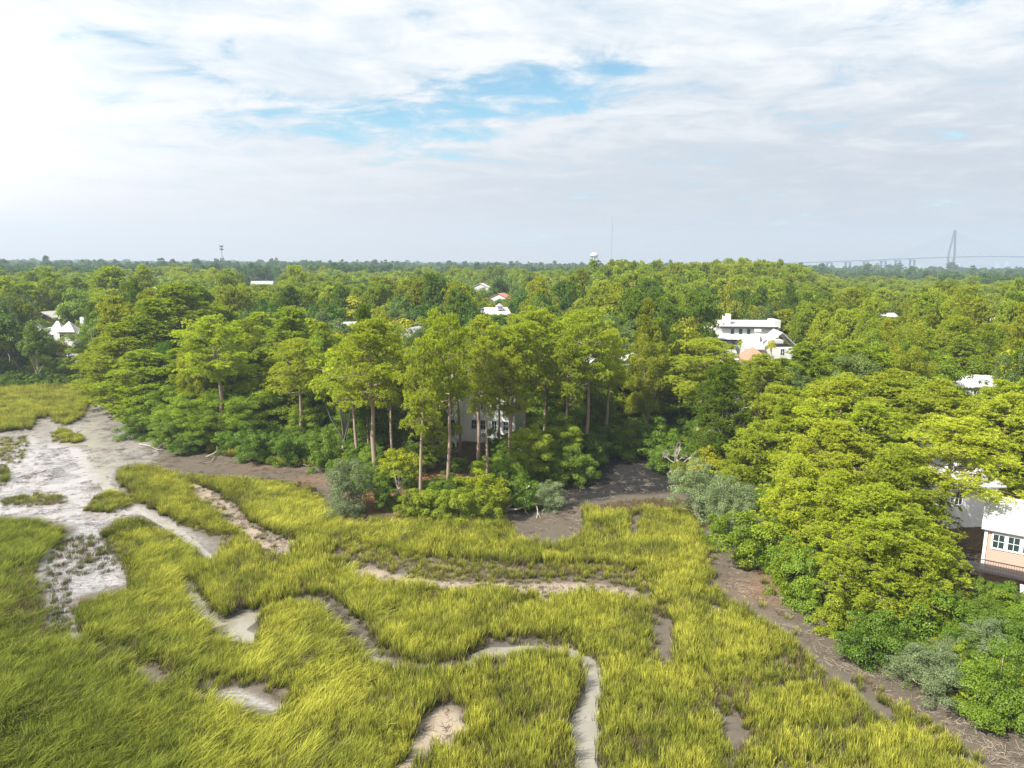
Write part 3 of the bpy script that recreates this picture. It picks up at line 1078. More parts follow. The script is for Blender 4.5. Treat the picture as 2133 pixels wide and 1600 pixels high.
def needle_tufts(r, P, A, n_need, ln, wd):
    """a burst of needles at every point P about axis A -> triangles"""
    n = len(P)
    A = unit(A)
    d = r.normal(0, 1, (n, n_need, 3))
    d = unit(unit(d) * 0.95 + A[:, None, :] * 0.75)
    L_ = ln * r.uniform(0.7, 1.2, (n, n_need, 1))
    s = unit(np.cross(d, r.normal(0, 1, (n, n_need, 3)))) * wd * 0.5
    c = P[:, None, :]
    V = np.stack([c - s * 0.6, c + d * L_ * 0.85 - s, c + d * L_ + s * 0.9, c + d * L_ * 0.3 + s], 2).reshape(-1, 3)
    k = np.arange(n * n_need)[:, None] * 4
    Fq = k + np.array([[0, 1, 2, 3]])
    base = r.random(n)
    ti = np.repeat(np.clip(base[:, None] * 0.75 + r.random((n, n_need)) * 0.3, 0, 1).ravel(), 4)
    return V, Fq, ti


def branch_path(r, z0_, L_, az, el, up, n=5, crook=0.08):
    pts = []
    d = np.array([math.cos(az) * math.cos(el), math.sin(az) * math.cos(el), math.sin(el)])
    p_ = np.array([0, 0, z0_], float)
    pts.append(p_.copy())
    for i in range(n):
        d = unit(d + np.array([0, 0, up / n]) + r.normal(0, crook, 3))
        p_ = p_ + d * L_ / n
        pts.append(p_.copy())
    return pts


def make_pine(seed, H, R, cb, nb, tufts, need=9, ln=0.36, wd=0.065, lean=0.0, droop=0.0, mat='pine', prof=0, lod=0, puff=1.0):
    """trunk mesh + crown mesh of a tall loose-crowned pine"""
    r = np.random.default_rng(seed)
    tm = MB()
    # trunk
    tp = []
    off = np.array([0.0, 0.0])
    for i in range(8):
        t_ = i / 7
        off = off + r.normal(0, 0.012, 2) * H * 0.5
        tp.append(np.array([off[0] + lean * H * t_ ** 1.3, off[1], t_ * H * 0.97 - (0.5 if i == 0 else 0)]))
    tp = np.array(tp)
    tr = [0.0108 * H * (1.25 - 1.02 * (i / 7)) * (1.22 if i == 0 else 1) for i in range(8)]
    tm.tube(tp, tr, 8 if lod == 0 else 5)

    def trunk_at(t_):
        q = t_ * 7
        i = min(int(q), 6)
        return tp[i] * (1 - (q - i)) + tp[i + 1] * (q - i)
    PP, AA = [], []
    ph = r.random() * 6.28
    for b_ in range(nb):
        s_ = (b_ + r.random()) / nb
        t_ = cb + (1 - cb) * s_
        if prof == 0:
            pr = min(1, 0.62 + 1.3 * s_) * (1 - s_ ** 2.4) + 0.20
        else:
            pr = (1 - s_) ** 0.75 * 0.95 + 0.16
        L_ = R * pr * r.uniform(0.55, 1.12)
        az_ = ph + b_ * 2.4 + r.normal(0, 0.3)
        el = R_(-14 + 62 * s_ ** 1.3) + r.normal(0, 0.24) - droop
        o_ = trunk_at(t_ * 0.985)
        bp = np.array(branch_path(r, 0, L_, az_, el, 0.32, 5)) + o_
        if lod < 2:
            rb = max(0.03, 0.0035 * H * (1.1 - 0.6 * s_))
            tm.tube(bp, [rb * (1 - 0.16 * i) for i in range(6)], 5 if lod == 0 else 3, cap=False)
        npuff = max(1, int(round(L_ * (2.3 if lod == 0 else 1.6))))
        for k_ in range(npuff):
            u = 1.0 if k_ == 0 else r.uniform(0.35, 1.0)
            q = u * 5
            i = min(int(q), 4)
            c_ = bp[i] * (1 - (q - i)) + bp[i + 1] * (q - i)
            lat = np.array([-math.sin(az_), math.cos(az_), 0]) * r.normal(0, 0.34) * L_ * (0.3 + 0.5 * u) * (k_ > 0) + np.array([0, 0, r.normal(0.05, 0.13) * L_]) * (k_ > 0)
            if lod < 1 and k_ > 0:
                tm.tube([bp[max(i - 1, 0)], (bp[max(i - 1, 0)] + c_ + lat) / 2 + np.array([0, 0, -0.1]), c_ + lat], [0.035, 0.028, 0.015], 3, cap=False)
            c_ = c_ + lat
            rr = puff * (r.uniform(0.42, 0.86) if lod == 0 else r.uniform(0.5, 0.95)) * (0.75 + 0.05 * R)
            m_ = max(3, int(tufts * rr * rr * r.uniform(0.7, 1.2)))
            dv = unit(r.normal(0, 1, (m_, 3)))
            dv[:, 2] = np.where(dv[:, 2] < -0.45, -dv[:, 2], dv[:, 2])
            rad = rr * r.uniform(0.7, 1.05, (m_, 1))
            PP.append(c_ + dv * rad * np.array([1, 1, 0.82]))
            AA.append(dv * np.array([1, 1, 0.8]) + np.array([0, 0, 0.45]))
    P_, A_ = np.concatenate(PP), np.concatenate(AA)
    V_, F4, ti = needle_tufts(r, P_, A_, need, ln, wd)
    crown = mesh_np('crown', V_, F4, M[mat], dict(tint=ti))
    trunk = tm.mesh('trunk', M['bark'], smooth=True)
    return trunk, crown


def leaf_cards(r, P, Nrm, size):
    n = len(P)
    a = unit(np.cross(Nrm, r.normal(0, 1, (n, 3))))
    b_ = unit(np.cross(Nrm, a))
    s_ = size * r.uniform(0.6, 1.25, (n, 1))
    a, b_ = a * s_ * 0.5, b_ * s_ * 0.34
    V_ = np.stack([P - a, P - b_ * 1.0, P + a, P + b_], 1).reshape(-1, 3)
    return V_, np.arange(n * 4).reshape(-1, 4)


def make_broad(seed, H, R, cb, nclump, leaves, size, mat='oak', bark='bark_pale', flat=1.0, limbs=7, lod=0, cr=0.30, top=0.0):
    """trunk + limbs mesh and a crown of many leaf clumps"""
    r = np.random.default_rng(seed)
    zc_ = H * (cb + 1) / 2
    rz = H * (1 - cb) / 2 * flat
    # clump centres through the crown shell
    cs = []
    for i in range(nclump):
        d = unit(r.normal(0, 1, 3))
        if d[2] < (-0.35 if cb > 0.01 else -0.92):
            d[2] = -d[2] * 0.5
        q = r.uniform(0.45, 0.92) if r.random() < 0.8 else r.uniform(0.1, 0.5)
        c_ = np.array([d[0] * R * q, d[1] * R * q, zc_ + d[2] * rz * q])
        if top:
            c_[:2] *= 1 - top * max(0, (c_[2] - zc_) / rz)
        cs.append(c_)
    cs = np.array(cs)
    lump = np.array([1 + 0.25 * math.sin(3 * math.atan2(c_[1], c_[0]) + seed) for c_ in cs])
    cs[:, :2] *= lump[:, None]
    PP, NN, tt = [], [], []
    for c_ in cs:
        rr = R * cr * r.uniform(0.6, 1.2)
        m_ = max(4, int(leaves * (rr / (R * cr)) ** 2))
        d = unit(r.normal(0, 1, (m_, 3)))
        d[:, 2] = np.where(d[:, 2] < -0.4, -d[:, 2], d[:, 2])
        rad = rr * (1 - 0.45 * r.random((m_, 1)) ** 2)
        # sub-lumps so that the clump is not a ball
        sub = unit(r.normal(0, 1, (5, 3)))
        bump = (np.maximum(d @ sub.T, 0) ** 4).max(1)[:, None]
        PP.append(c_ + d * rad * (0.72 + 0.5 * bump) * np.array([1, 1, 0.78]))
        NN.append(unit(d + r.normal(0, 0.55, (m_, 3)) + np.array([0, 0, 0.35])))
        tt.append(np.clip(r.normal(0.45, 0.22, m_) + r.normal(0, 0.12), 0, 1))
    P_, N_, t_ = np.concatenate(PP), np.concatenate(NN), np.concatenate(tt)
    V_, F4 = leaf_cards(r, P_, N_, size)
    crown = mesh_np('crown', V_, F4, M[mat], dict(tint=np.repeat(t_, 4)))
    tm = MB()
    fork = np.array([r.normal(0, 0.02) * H, r.normal(0, 0.02) * H, H * max(cb, 0.12) * 0.9])
    r0 = (0.018 * H + 0.02 * R) * (0.45 if H < 5 else 1)
    tm.tube([(0, 0, -0.5), fork * 0.5 + np.array([0, 0, 0]), fork], [r0 * 1.2, r0, r0 * 0.8], 8 if lod == 0 else 5)
    if lod < 2:
        pick = r.permutation(len(cs))[:limbs * (2 if lod == 0 else 1)]
        for j, i in enumerate(pick):
            e_ = cs[i]
            mid = (fork + e_) / 2 + np.array([r.normal(0, 0.06) * R, r.normal(0, 0.06) * R, -0.06 * R])
            tm.tube([fork, fork * 0.55 + mid * 0.45 + np.array([0, 0, 0.1]), mid, e_], [r0 * 0.5, r0 * 0.36, r0 * 0.26, 0.03], 5 if lod == 0 else 3, cap=False)
    trunk = tm.mesh('trunk', M[bark], smooth=True)
    return trunk, crown


def make_bare(seed, H, R, nb, mat='deadwood'):
    r = np.random.default_rng(seed)
    tm = MB()
    tm.tube([(0, 0, -0.4), (0.15, 0.1, H * 0.3), (-0.1, 0.2, H * 0.6), (0.2, 0.1, H * 0.9)], [0.2, 0.15, 0.11, 0.04], 7)

    def grow(p_, d, L_, rad, dep):
        q = p_ + unit(d + r.normal(0, 0.12, 3)) * L_ * 0.5
        e_ = q + unit(d + r.normal(0, 0.25, 3) + np.array([0, 0, 0.15])) * L_ * 0.5
        tm.tube([p_, q, e_], [rad, rad * 0.75, rad * 0.45], 4, cap=False)
        if dep > 0:
            for s_ in range(r.integers(2, 4)):
                b_ = q if r.random() < 0.4 else e_
                grow(b_, unit(d + r.normal(0, 0.6, 3)), L_ * r.uniform(0.45, 0.7), rad * 0.5, dep - 1)
    for i in range(nb):
        s_ = (i + 0.5) / nb
        a = i * 2.4 + r.random()
        el = R_(10 + 45 * s_)
        grow(np.array([0, 0.1, H * (0.35 + 0.55 * s_)]), np.array([math.cos(a) * math.cos(el), math.sin(a) * math.cos(el), math.sin(el)]), R * (1.0 - 0.5 * s_) * 0.7, 0.085, 3)
    return tm.mesh('trunk', M[mat])


ORD = ['leftmost', 'second', 'third', 'fourth', 'fifth', 'sixth', 'seventh', 'eighth', 'ninth', 'tenth', 'eleventh', 'twelfth', 'thirteenth', 'fourteenth', 'fifteenth', 'sixteenth', 'rightmost']

# source trees: each a list of (trunk mesh, crown mesh, height, radius)
SRC = {}


def src(kind, tc_, H, Rr):
    SRC.setdefault(kind, []).append((tc_[0], tc_[1], H, Rr))


for i in range(6):   # tall pines with long bare trunks
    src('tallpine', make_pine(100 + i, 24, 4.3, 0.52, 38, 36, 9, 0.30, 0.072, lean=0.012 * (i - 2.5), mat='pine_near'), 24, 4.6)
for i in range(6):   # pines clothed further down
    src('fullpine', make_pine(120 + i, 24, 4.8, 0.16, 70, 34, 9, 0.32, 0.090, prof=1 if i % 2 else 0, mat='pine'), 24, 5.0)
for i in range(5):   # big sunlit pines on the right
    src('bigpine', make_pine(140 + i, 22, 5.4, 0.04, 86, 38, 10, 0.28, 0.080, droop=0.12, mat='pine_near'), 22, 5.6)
for i in range(4):
    src('broad', make_broad(200 + i, 14, 4.6, 0.0, 100, 430, 0.19, 'mixed', flat=1.0, limbs=5, cr=0.26), 14, 4.6)
for i in range(3):
    src('darktree', make_broad(220 + i, 14, 4.8, -0.04, 90, 400, 0.21, 'dark', limbs=4, cr=0.27), 14, 4.8)
for i in range(3):
    src('lime', make_broad(240 + i, 8, 2.9, 0.18, 46, 170, 0.20, 'bright', cr=0.26, limbs=4), 8, 2.9)
for i in range(3):
    src('sagebush', make_broad(260 + i, 6, 3.0, -0.15, 70, 420, 0.11, 'sage', cr=0.25), 6, 3.0)
for i in range(3):
    src('shrub', make_broad(280 + i, 3.4, 1.9, -0.3, 48, 300, 0.115, 'mixed', cr=0.28), 3.4, 1.9)
for i in range(3):
    src('darkshrub', make_broad(290 + i, 4.4, 2.5, -0.3, 50, 400, 0.13, 'dark', cr=0.28), 4.4, 2.5)
# mid distance
for i in range(5):
    src('midpine', make_pine(300 + i, 22, 6.2, 0.34, 40, 13, 6, 0.50, 0.22, prof=0, mat='pine', lod=1, puff=1.25), 22, 6.2)
for i in range(5):
    src('midoak', make_broad(320 + i, 17, 7.0, 0.10, 90, 120, 0.55, 'mixed' if i % 2 else 'oak', lod=1, cr=0.24), 17, 7.0)
for i in range(2):
    src('midlime', make_broad(340 + i, 15, 4.2, 0.15, 46, 110, 0.5, 'bright', lod=1, cr=0.27), 15, 4.2)
# far
for i in range(3):
    src('farpine', make_pine(400 + i, 21, 5.2, 0.35, 16, 5, 5, 0.9, 0.55, mat='leaf_deep', lod=2, puff=1.5), 21, 5.2)
for i in range(4):
    src('faroak', make_broad(420 + i, 17, 6.6, 0.1, 44, 34, 1.1, ('leaf_deep', 'leaf_grey', 'leaf_deep', 'pine_deep')[i], lod=2, cr=0.28), 17, 6.6)
print('faces', {k: sum(len(a[1].polygons) for a in v) for k, v in SRC.items()})


def put_tree(kind, name, x, y, H, Rr, label, cat, group=None, rz=None, var=None, z=None):
    s_ = SRC[kind][var % len(SRC[kind]) if var is not None else rng.integers(len(SRC[kind]))]
    zz = float(ground_z(x, y)) if z is None else z
    t_ = thing(name, label, cat, (x, y, zz), rng.random() * 6.28 if rz is None else rz, group)
    kx = Rr / s_[3]
    t_.scale = (kx, kx, H / s_[2])
    link('trunk', s_[0], t_)
    if s_[1] is not None:
        link('crown', s_[1], t_)
    return t_


def tree_px(kind, name, bx, D, top, half, label, cat, group=None, rz=None, var=None, lean=0):
    """base under photo column bx at distance D, crown top on photo row top, crown half width in photo pixels"""
    a = at_d(bx, 900, D)
    x = a[0]
    g_ = float(ground_z(x, D))
    # photo column drifts with height: solve the top
    zt = at_d(bx, top, D)[2]
    x = (at_d(bx, 950, D)[0] + at_d(bx, top, D)[0]) / 2
    dist = math.hypot(x, D)
    Rr = half * dist / F / (0.96 if kind == 'tallpine' else 0.90)
    if 'pine' not in kind:
        Rr = min(Rr, (0.56 if kind in ('broad', 'darktree', 'lime') else 0.8) * (zt - g_))
    t_ = put_tree(kind, name, x, D, zt - g_, Rr, label, cat, group, rz, var, g_)
    if lean:
        t_.rotation_euler = (0, R_(lean), t_.rotation_euler[2]) if False else Euler((0, 0, t_.rotation_euler[2])).to_matrix().to_euler()
        q = Matrix.Rotation(R_(lean), 3, 'Y') @ Euler((0, 0, t_.rotation_euler[2])).to_matrix()
        t_.rotation_euler = q.to_euler()
    HERO.append((x, D, Rr))
    return t_


HERO = []
PT = 'pine tree'
# kind, column, distance, top row, half width, label
heroes = [
    # left headland
    ('fullpine', 262, 146, 672, 78, 'tall pine with sweeping boughs above the tip of the left headland'),
    ('fullpine', 335, 150, 622, 88, 'tall layered pine second from the left on the left headland'),
    ('fullpine', 395, 168, 590, 88, 'highest pine of the left headland, flat topped, at the back of the clump'),
    ('tallpine', 448, 124, 655, 74, 'pine on the left headland with a long bare dark trunk leaning slightly'),
    ('fullpine', 520, 150, 668, 66, 'pine just right of the leaning bare trunk on the left headland'),
    ('fullpine', 590, 138, 640, 84, 'broad pine above the middle of the left headland'),
    ('tallpine', 622, 118, 700, 62, 'pine at the right end of the left headland with two dark stems below'),
    ('fullpine', 665, 140, 672, 58, 'narrow pine at the right back of the left headland'),
    ('fullpine', 300, 132, 730, 70, 'lower pine with drooping boughs at the left headland waterline'),
    ('fullpine', 480, 172, 640, 60, 'pine showing between two taller pines at the back of the left headland'),
    ('fullpine', 365, 134, 728, 62, 'lower pine in front of the second tall pine of the left headland'),
    ('fullpine', 510, 130, 740, 60, 'lower pine right of the leaning bare trunk on the left headland'),
    ('fullpine', 575, 126, 748, 60, 'lower pine before the broad pine of the left headland'),
    ('fullpine', 668, 126, 750, 52, 'lower pine at the right flank of the left headland'),
    ('fullpine', 420, 138, 700, 56, 'pine tucked between the layered pine and the leaning trunk'),
    ('fullpine', 228, 150, 740, 44, 'small pine at the outermost tip of the left headland'),
    # promontory in the middle
    ('tallpine', 778, 97, 662, 84, 'leftmost pine of the central grove, leaning trunk and ragged yellow green crown'),
    ('tallpine', 868, 87, 700, 54, 'nearest pine of the central grove, pale trunk rooted at the marsh edge'),
    ('tallpine', 930, 92, 648, 56, 'tall straight pine in the central grove left of the white porch'),
    ('tallpine', 996, 102, 655, 64, 'tall pine in the central grove right of the white porch posts'),
    ('tallpine', 958, 108, 690, 46, 'thin dark stemmed pine directly in front of the white porch'),
    ('tallpine', 900, 113, 720, 40, 'slender pine behind the nearest pale trunk of the central grove'),
    ('tallpine', 1062, 104, 672, 66, 'pine with dense green crown hanging over the grey roof'),
    ('tallpine', 1140, 114, 640, 74, 'twin-looking pine left of the gap in the central grove'),
    ('tallpine', 1222, 112, 636, 72, 'rightmost tall pine of the central grove with a wide rounded top'),
    ('tallpine', 1190, 128, 655, 60, 'pine behind the rightmost pair of the central grove'),
    ('tallpine', 1015, 96, 700, 46, 'slim pine in front of the right wall of the porch house'),
    ('tallpine', 1058, 100, 720, 46, 'slim pine at the right corner of the porch house'),
    ('tallpine', 1092, 108, 665, 52, 'pine between the grey roof pine and the twin-looking pine'),
    ('tallpine', 742, 104, 705, 54, 'pine at the extreme left of the central grove above the grey green bush'),
    ('tallpine', 1262, 118, 680, 50, 'pine at the extreme right of the central grove over the cove'),
    ('tallpine', 1040, 113, 690, 40, 'slender dark stemmed pine beside the porch house wall'),
    ('tallpine', 1178, 106, 700, 44, 'slender pine left of the rightmost tall pine in the grove'),
    ('tallpine', 815, 104, 690, 46, 'slender pine between the leaning pine and the nearest pine'),
    ('fullpine', 1098, 136, 668, 50, 'pine with a rounded top in the back row of the central grove'),
    ('fullpine', 818, 122, 660, 60, 'pine behind the leaning trunk of the central grove'),
    # right headland
    ('tallpine', 1458, 118, 702, 88, 'wide crowned pine at the left end of the right headland, dark trunk'),
    ('fullpine', 1395, 150, 716, 50, 'small pine just left of the wide crowned pine on the right headland'),
    ('tallpine', 1582, 106, 738, 70, 'pine with puffy boughs beside the bare grey tree'),
    ('fullpine', 1672, 120, 712, 78, 'pine below the white modern house on the right headland'),
    ('fullpine', 1770, 112, 712, 92, 'pine in the middle of the right headland ridge'),
    ('bigpine', 1640, 88, 830, 66, 'low pine over the cove side of the right headland'),
    ('bigpine', 1745, 92, 780, 88, 'big sunlit pine on the front slope of the right headland'),
    ('bigpine', 1880, 96, 775, 96, 'big pine below the white gable roof at right'),
    ('bigpine', 1745, 74, 880, 96, 'very large yellow green pine facing the marsh on the right headland'),
    ('bigpine', 2110, 84, 820, 90, 'large pine cut by the right edge of the picture'),
    ('tallpine', 1975, 70, 872, 105, 'pine standing before the large white house on the right'),
    ('bigpine', 1830, 62, 1010, 100, 'low spreading pine whose boughs droop over the mud strip at right'),
    ('bigpine', 1900, 68, 940, 84, 'pine filling the space left of the peach house wall'),
    ('fullpine', 560, 160, 650, 70, 'rounded pine at the back centre of the left headland'),
    ('fullpine', 225, 160, 705, 50, 'low rounded pine at the far left tip of the left headland'),
    ('fullpine', 445, 140, 690, 66, 'pine filling the gap behind the leaning bare trunk'),
    ('fullpine', 705, 150, 700, 50, 'pine in the back of the notch left of the central grove'),
    ('fullpine', 760, 134, 690, 56, 'pine behind and left of the leaning pine'),
    ('fullpine', 1160, 140, 660, 60, 'pine at the back of the central grove behind the twin-looking pine'),
    ('fullpine', 1262, 132, 690, 50, 'pine at the right back corner of the central grove'),
    ('bigpine', 1700, 84, 838, 88, 'pine with drooping boughs at the centre front of the right headland'),
    ('tallpine', 1520, 116, 748, 60, 'pine rising behind the bare grey tree on the right of the cove'),
    ('fullpine', 1405, 130, 765, 52, 'full pine at the right back of the cove'),
    ('bigpine', 1612, 98, 800, 64, 'bright pine just right of the bare grey tree'),
    ('bigpine', 1575, 90, 880, 52, 'low bright pine above the bulging green shrub'),
    ('fullpine', 1740, 124, 722, 70, 'pine directly under the red roof on the right headland'),
    ('fullpine', 1840, 118, 735, 76, 'pine on the ridge left of the domed leafy tree'),
    ('fullpine', 2100, 128, 745, 70, 'pine behind the white gable roof at the right edge'),
    ('bigpine', 1800, 80, 840, 90, 'full pine in the centre of the right headland front'),
    ('bigpine', 1950, 90, 790, 84, 'full pine below and left of the white gable roof'),
    ('bigpine', 2090, 92, 800, 80, 'full pine below and right of the white gable roof'),
    ('bigpine', 1672, 70, 950, 58, 'yellow green pine reaching down to the mud right of the bulging shrub'),
    ('bigpine', 1765, 65, 985, 66, 'yellow green pine whose lowest boughs touch the mud strip'),
    ('bigpine', 1835, 58, 1075, 84, 'lowest drooping pine at the bend of the mud strip'),
    ('bigpine', 1850, 84, 850, 74, 'pine left of the large white house on the right'),
    ('bigpine', 1700, 100, 800, 70, 'pine behind the very large yellow green pine'),
    ('bigpine', 2120, 46.5, 1392, 66, 'young bright pine at the lower right corner of the picture'),
    ('bigpine', 1905, 57, 1120, 66, 'bright pine above the heap of fallen grey limbs'),
    ('bigpine', 1975, 60, 1120, 44, 'bright pine bough mass beside the peach house'),
    ('fullpine', 1560, 124, 760, 50, 'narrow pine behind the bare grey tree'),
]
for i, (k_, bx, D, top, hw, lab) in enumerate(heroes):
    t_ = tree_px(k_, 'pine_tree', bx, D, top, hw, lab, PT, var=i, lean={'leaning': -2}.get('x', 0))
for t_ in [o for o in C.objects if o.get('label', '').startswith('leftmost pine of the central')]:
    t_.rotation_euler = (Matrix.Rotation(R_(-4), 3, 'Y') @ Euler((0, 0, t_.rotation_euler[2])).to_matrix()).to_euler()

others = [
    ('broad', 'broadleaf_tree', 400, 122, 815, 70, 'leafy bright tree low on the left headland beside the bare trunk'),
    ('broad', 'broadleaf_tree', 335, 128, 790, 72, 'leafy tree drooping over the mud at the left headland'),
    ('broad', 'broadleaf_tree', 520, 120, 805, 70, 'leafy tree under the pines in the middle of the left headland'),
    ('darktree', 'broadleaf_tree', 470, 128, 800, 60, 'dark leafy tree behind the leaning bare trunk'),
    ('darktree', 'broadleaf_tree', 580, 126, 790, 66, 'dark leafy tree low at the right half of the left headland'),
    ('darktree', 'broadleaf_tree', 690, 124, 770, 62, 'dark leafy tree in the notch between left headland and central grove'),
    ('darktree', 'broadleaf_tree', 735, 116, 830, 50, 'dark leafy tree behind the grey green bush'),
    ('broad', 'broadleaf_tree', 640, 120, 830, 60, 'small leafy tree over the reddish mud bank'),
    ('darktree', 'broadleaf_tree', 250, 150, 780, 48, 'dark leafy tree at the left tip of the left headland'),
    ('broad', 'broadleaf_tree', 1100, 98, 875, 50, 'light green tree right of the white porch'),
    ('lime', 'broadleaf_tree', 830, 90, 928, 46, 'small yellow green tree left of the nearest pine trunk'),
    ('lime', 'broadleaf_tree', 1012, 86, 978, 56, 'small yellow green tree spreading at the foot of the central grove'),
    ('broad', 'broadleaf_tree', 1160, 104, 860, 56, 'leafy tree at the right shoulder of the central grove'),
    ('darktree', 'broadleaf_tree', 1170, 112, 800, 56, 'dark leafy tree behind the right shoulder of the central grove'),
    ('darktree', 'broadleaf_tree', 1220, 124, 770, 62, 'dark leafy tree left of the dark cove'),
    ('darktree', 'broadleaf_tree', 1290, 148, 740, 70, 'vine hung dark tree at the head of the cove'),
    ('darktree', 'broadleaf_tree', 1350, 150, 770, 66, 'dark leafy tree right of the cove head'),
    ('darktree', 'broadleaf_tree', 1235, 140, 800, 60, 'dark leafy tree at the back left corner of the cove'),
    ('broad', 'broadleaf_tree', 1335, 165, 745, 50, 'green tree behind the cove head'),
    ('darktree', 'broadleaf_tree', 1400, 128, 820, 56, 'dark leafy tree on the right side of the cove'),
    ('darktree', 'broadleaf_tree', 1500, 112, 850, 56, 'dark leafy tree behind the bare grey tree'),
    ('broad', 'broadleaf_tree', 1580, 92, 930, 66, 'leafy tree low on the right headland under the puffy pine'),
    ('darktree', 'broadleaf_tree', 1680, 96, 900, 60, 'dark leafy tree within the right headland'),
    ('darktree', 'broadleaf_tree', 1985, 57.5, 1215, 58, 'dark green tree under the peach house wall'),
    ('broad', 'broadleaf_tree', 2070, 57, 1250, 62, 'green tree at the right edge below the white wall'),
    ('broad', 'broadleaf_tree', 1930, 100, 760, 60, 'dark domed leafy tree left of the white gable roof'),
    ('broad', 'broadleaf_tree', 1955, 118, 722, 62, 'round dense oak on the slope above the right headland'),
    ('darktree', 'broadleaf_tree', 800, 112, 870, 50, 'dark tree in the shade behind the leaning pine'),
    ('broad', 'broadleaf_tree', 885, 100, 915, 30, 'twiggy small tree just left of the porch posts'),
    ('lime', 'broadleaf_tree', 1480, 96, 930, 40, 'thin yellow green tree left of the bare grey tree'),
]
for i, (k_, nm, bx, D, top, hw, lab) in enumerate(others):
    tree_px(k_, nm, bx, D, top, hw, lab, 'tree', var=i)

shrubs = [
    ('sagebush', 724, 86.5, 945, 58, 'big grey green bush at the left end of the central grove'),
    ('sagebush', 1146, 89, 992, 40, 'grey green bush overhanging the brown mud right of the driftwood'),
    ('sagebush', 1462, 86, 958, 62, 'grey green bush on the right side of the cove mouth'),
    ('sagebush', 1532, 80, 985, 60, 'olive bush spilling onto the bank below the bare tree'),
    ('shrub', 1582, 71.5, 1058, 70, 'dense green shrub bulging onto the mud strip on the right headland'),
    ('darkshrub', 1655, 68, 1110, 56, 'dark shrub under the large pine at the mud strip'),
    ('sagebush', 2010, 51.5, 1322, 66, 'pale green bush at the lower right above the mud'),
    ('darkshrub', 1935, 55, 1210, 66, 'dark rounded shrub behind the drooping pine boughs'),
    ('sagebush', 2085, 51, 1290, 60, 'grey green bush at the lower right edge'),
    ('darkshrub', 2095, 55, 1265, 60, 'dark shrub at the right edge under the white wall'),
    ('shrub', 850, 85.5, 1020, 36, 'low shrub left of the nearest pine root'),
    ('shrub', 915, 84.5, 1010, 38, 'bright low shrub right of the nearest pine root'),
    ('shrub', 965, 83.5, 1012, 42, 'leafy shrub in the middle of the promontory edge'),
    ('shrub', 1020, 83.5, 1010, 36, 'leafy shrub beside the driftwood pile'),
    ('darkshrub', 800, 88, 1005, 34, 'dark shrub behind the orange pine straw'),
    ('darkshrub', 1090, 90, 975, 46, 'dark shrub left of the grey green cove bush'),
    ('darkshrub', 1060, 93, 950, 46, 'dark shrub below the light green tree'),
    ('darkshrub', 1205, 100, 925, 40, 'blue green bush hanging over the left bank of the cove'),
    ('darkshrub', 400, 116, 890, 36, 'dark shrub at the foot of the bright leafy tree'),
    ('darkshrub', 480, 116, 895, 36, 'dark shrub below the leaning bare trunk'),
    ('darkshrub', 560, 112, 905, 36, 'dark shrub at the middle of the left bank'),
    ('darkshrub', 640, 112, 900, 36, 'dark shrub above the reddish bank'),
    ('darkshrub', 290, 126, 855, 36, 'dark shrub by the mud drains on the left'),
    ('darkshrub', 350, 120, 868, 30, 'dark shrub left of the bright leafy tree foot'),
    ('darkshrub', 1330, 122, 880, 46, 'dark shrub at the head of the cove'),
    ('darkshrub', 1270, 116, 880, 46, 'dark shrub left of the cove head'),
    ('darkshrub', 1400, 106, 910, 46, 'dark shrub above the right bank of the cove'),
    ('shrub', 1500, 76, 1060, 26, 'small shrub where the mud strip narrows'),
    ('darkshrub', 1720, 62, 1185, 40, 'dark shrub in the hollow behind the drooping boughs'),
    ('darkshrub', 760, 104, 930, 40, 'dark undergrowth bush left of the leaning pine'),
    ('darkshrub', 850, 98, 975, 34, 'dark undergrowth bush behind the nearest pine'),
]
for i, (k_, bx, D, top, hw, lab) in enumerate(shrubs):
    tree_px(k_, 'shrub', bx, D, top, hw, lab, 'shrub', var=i)

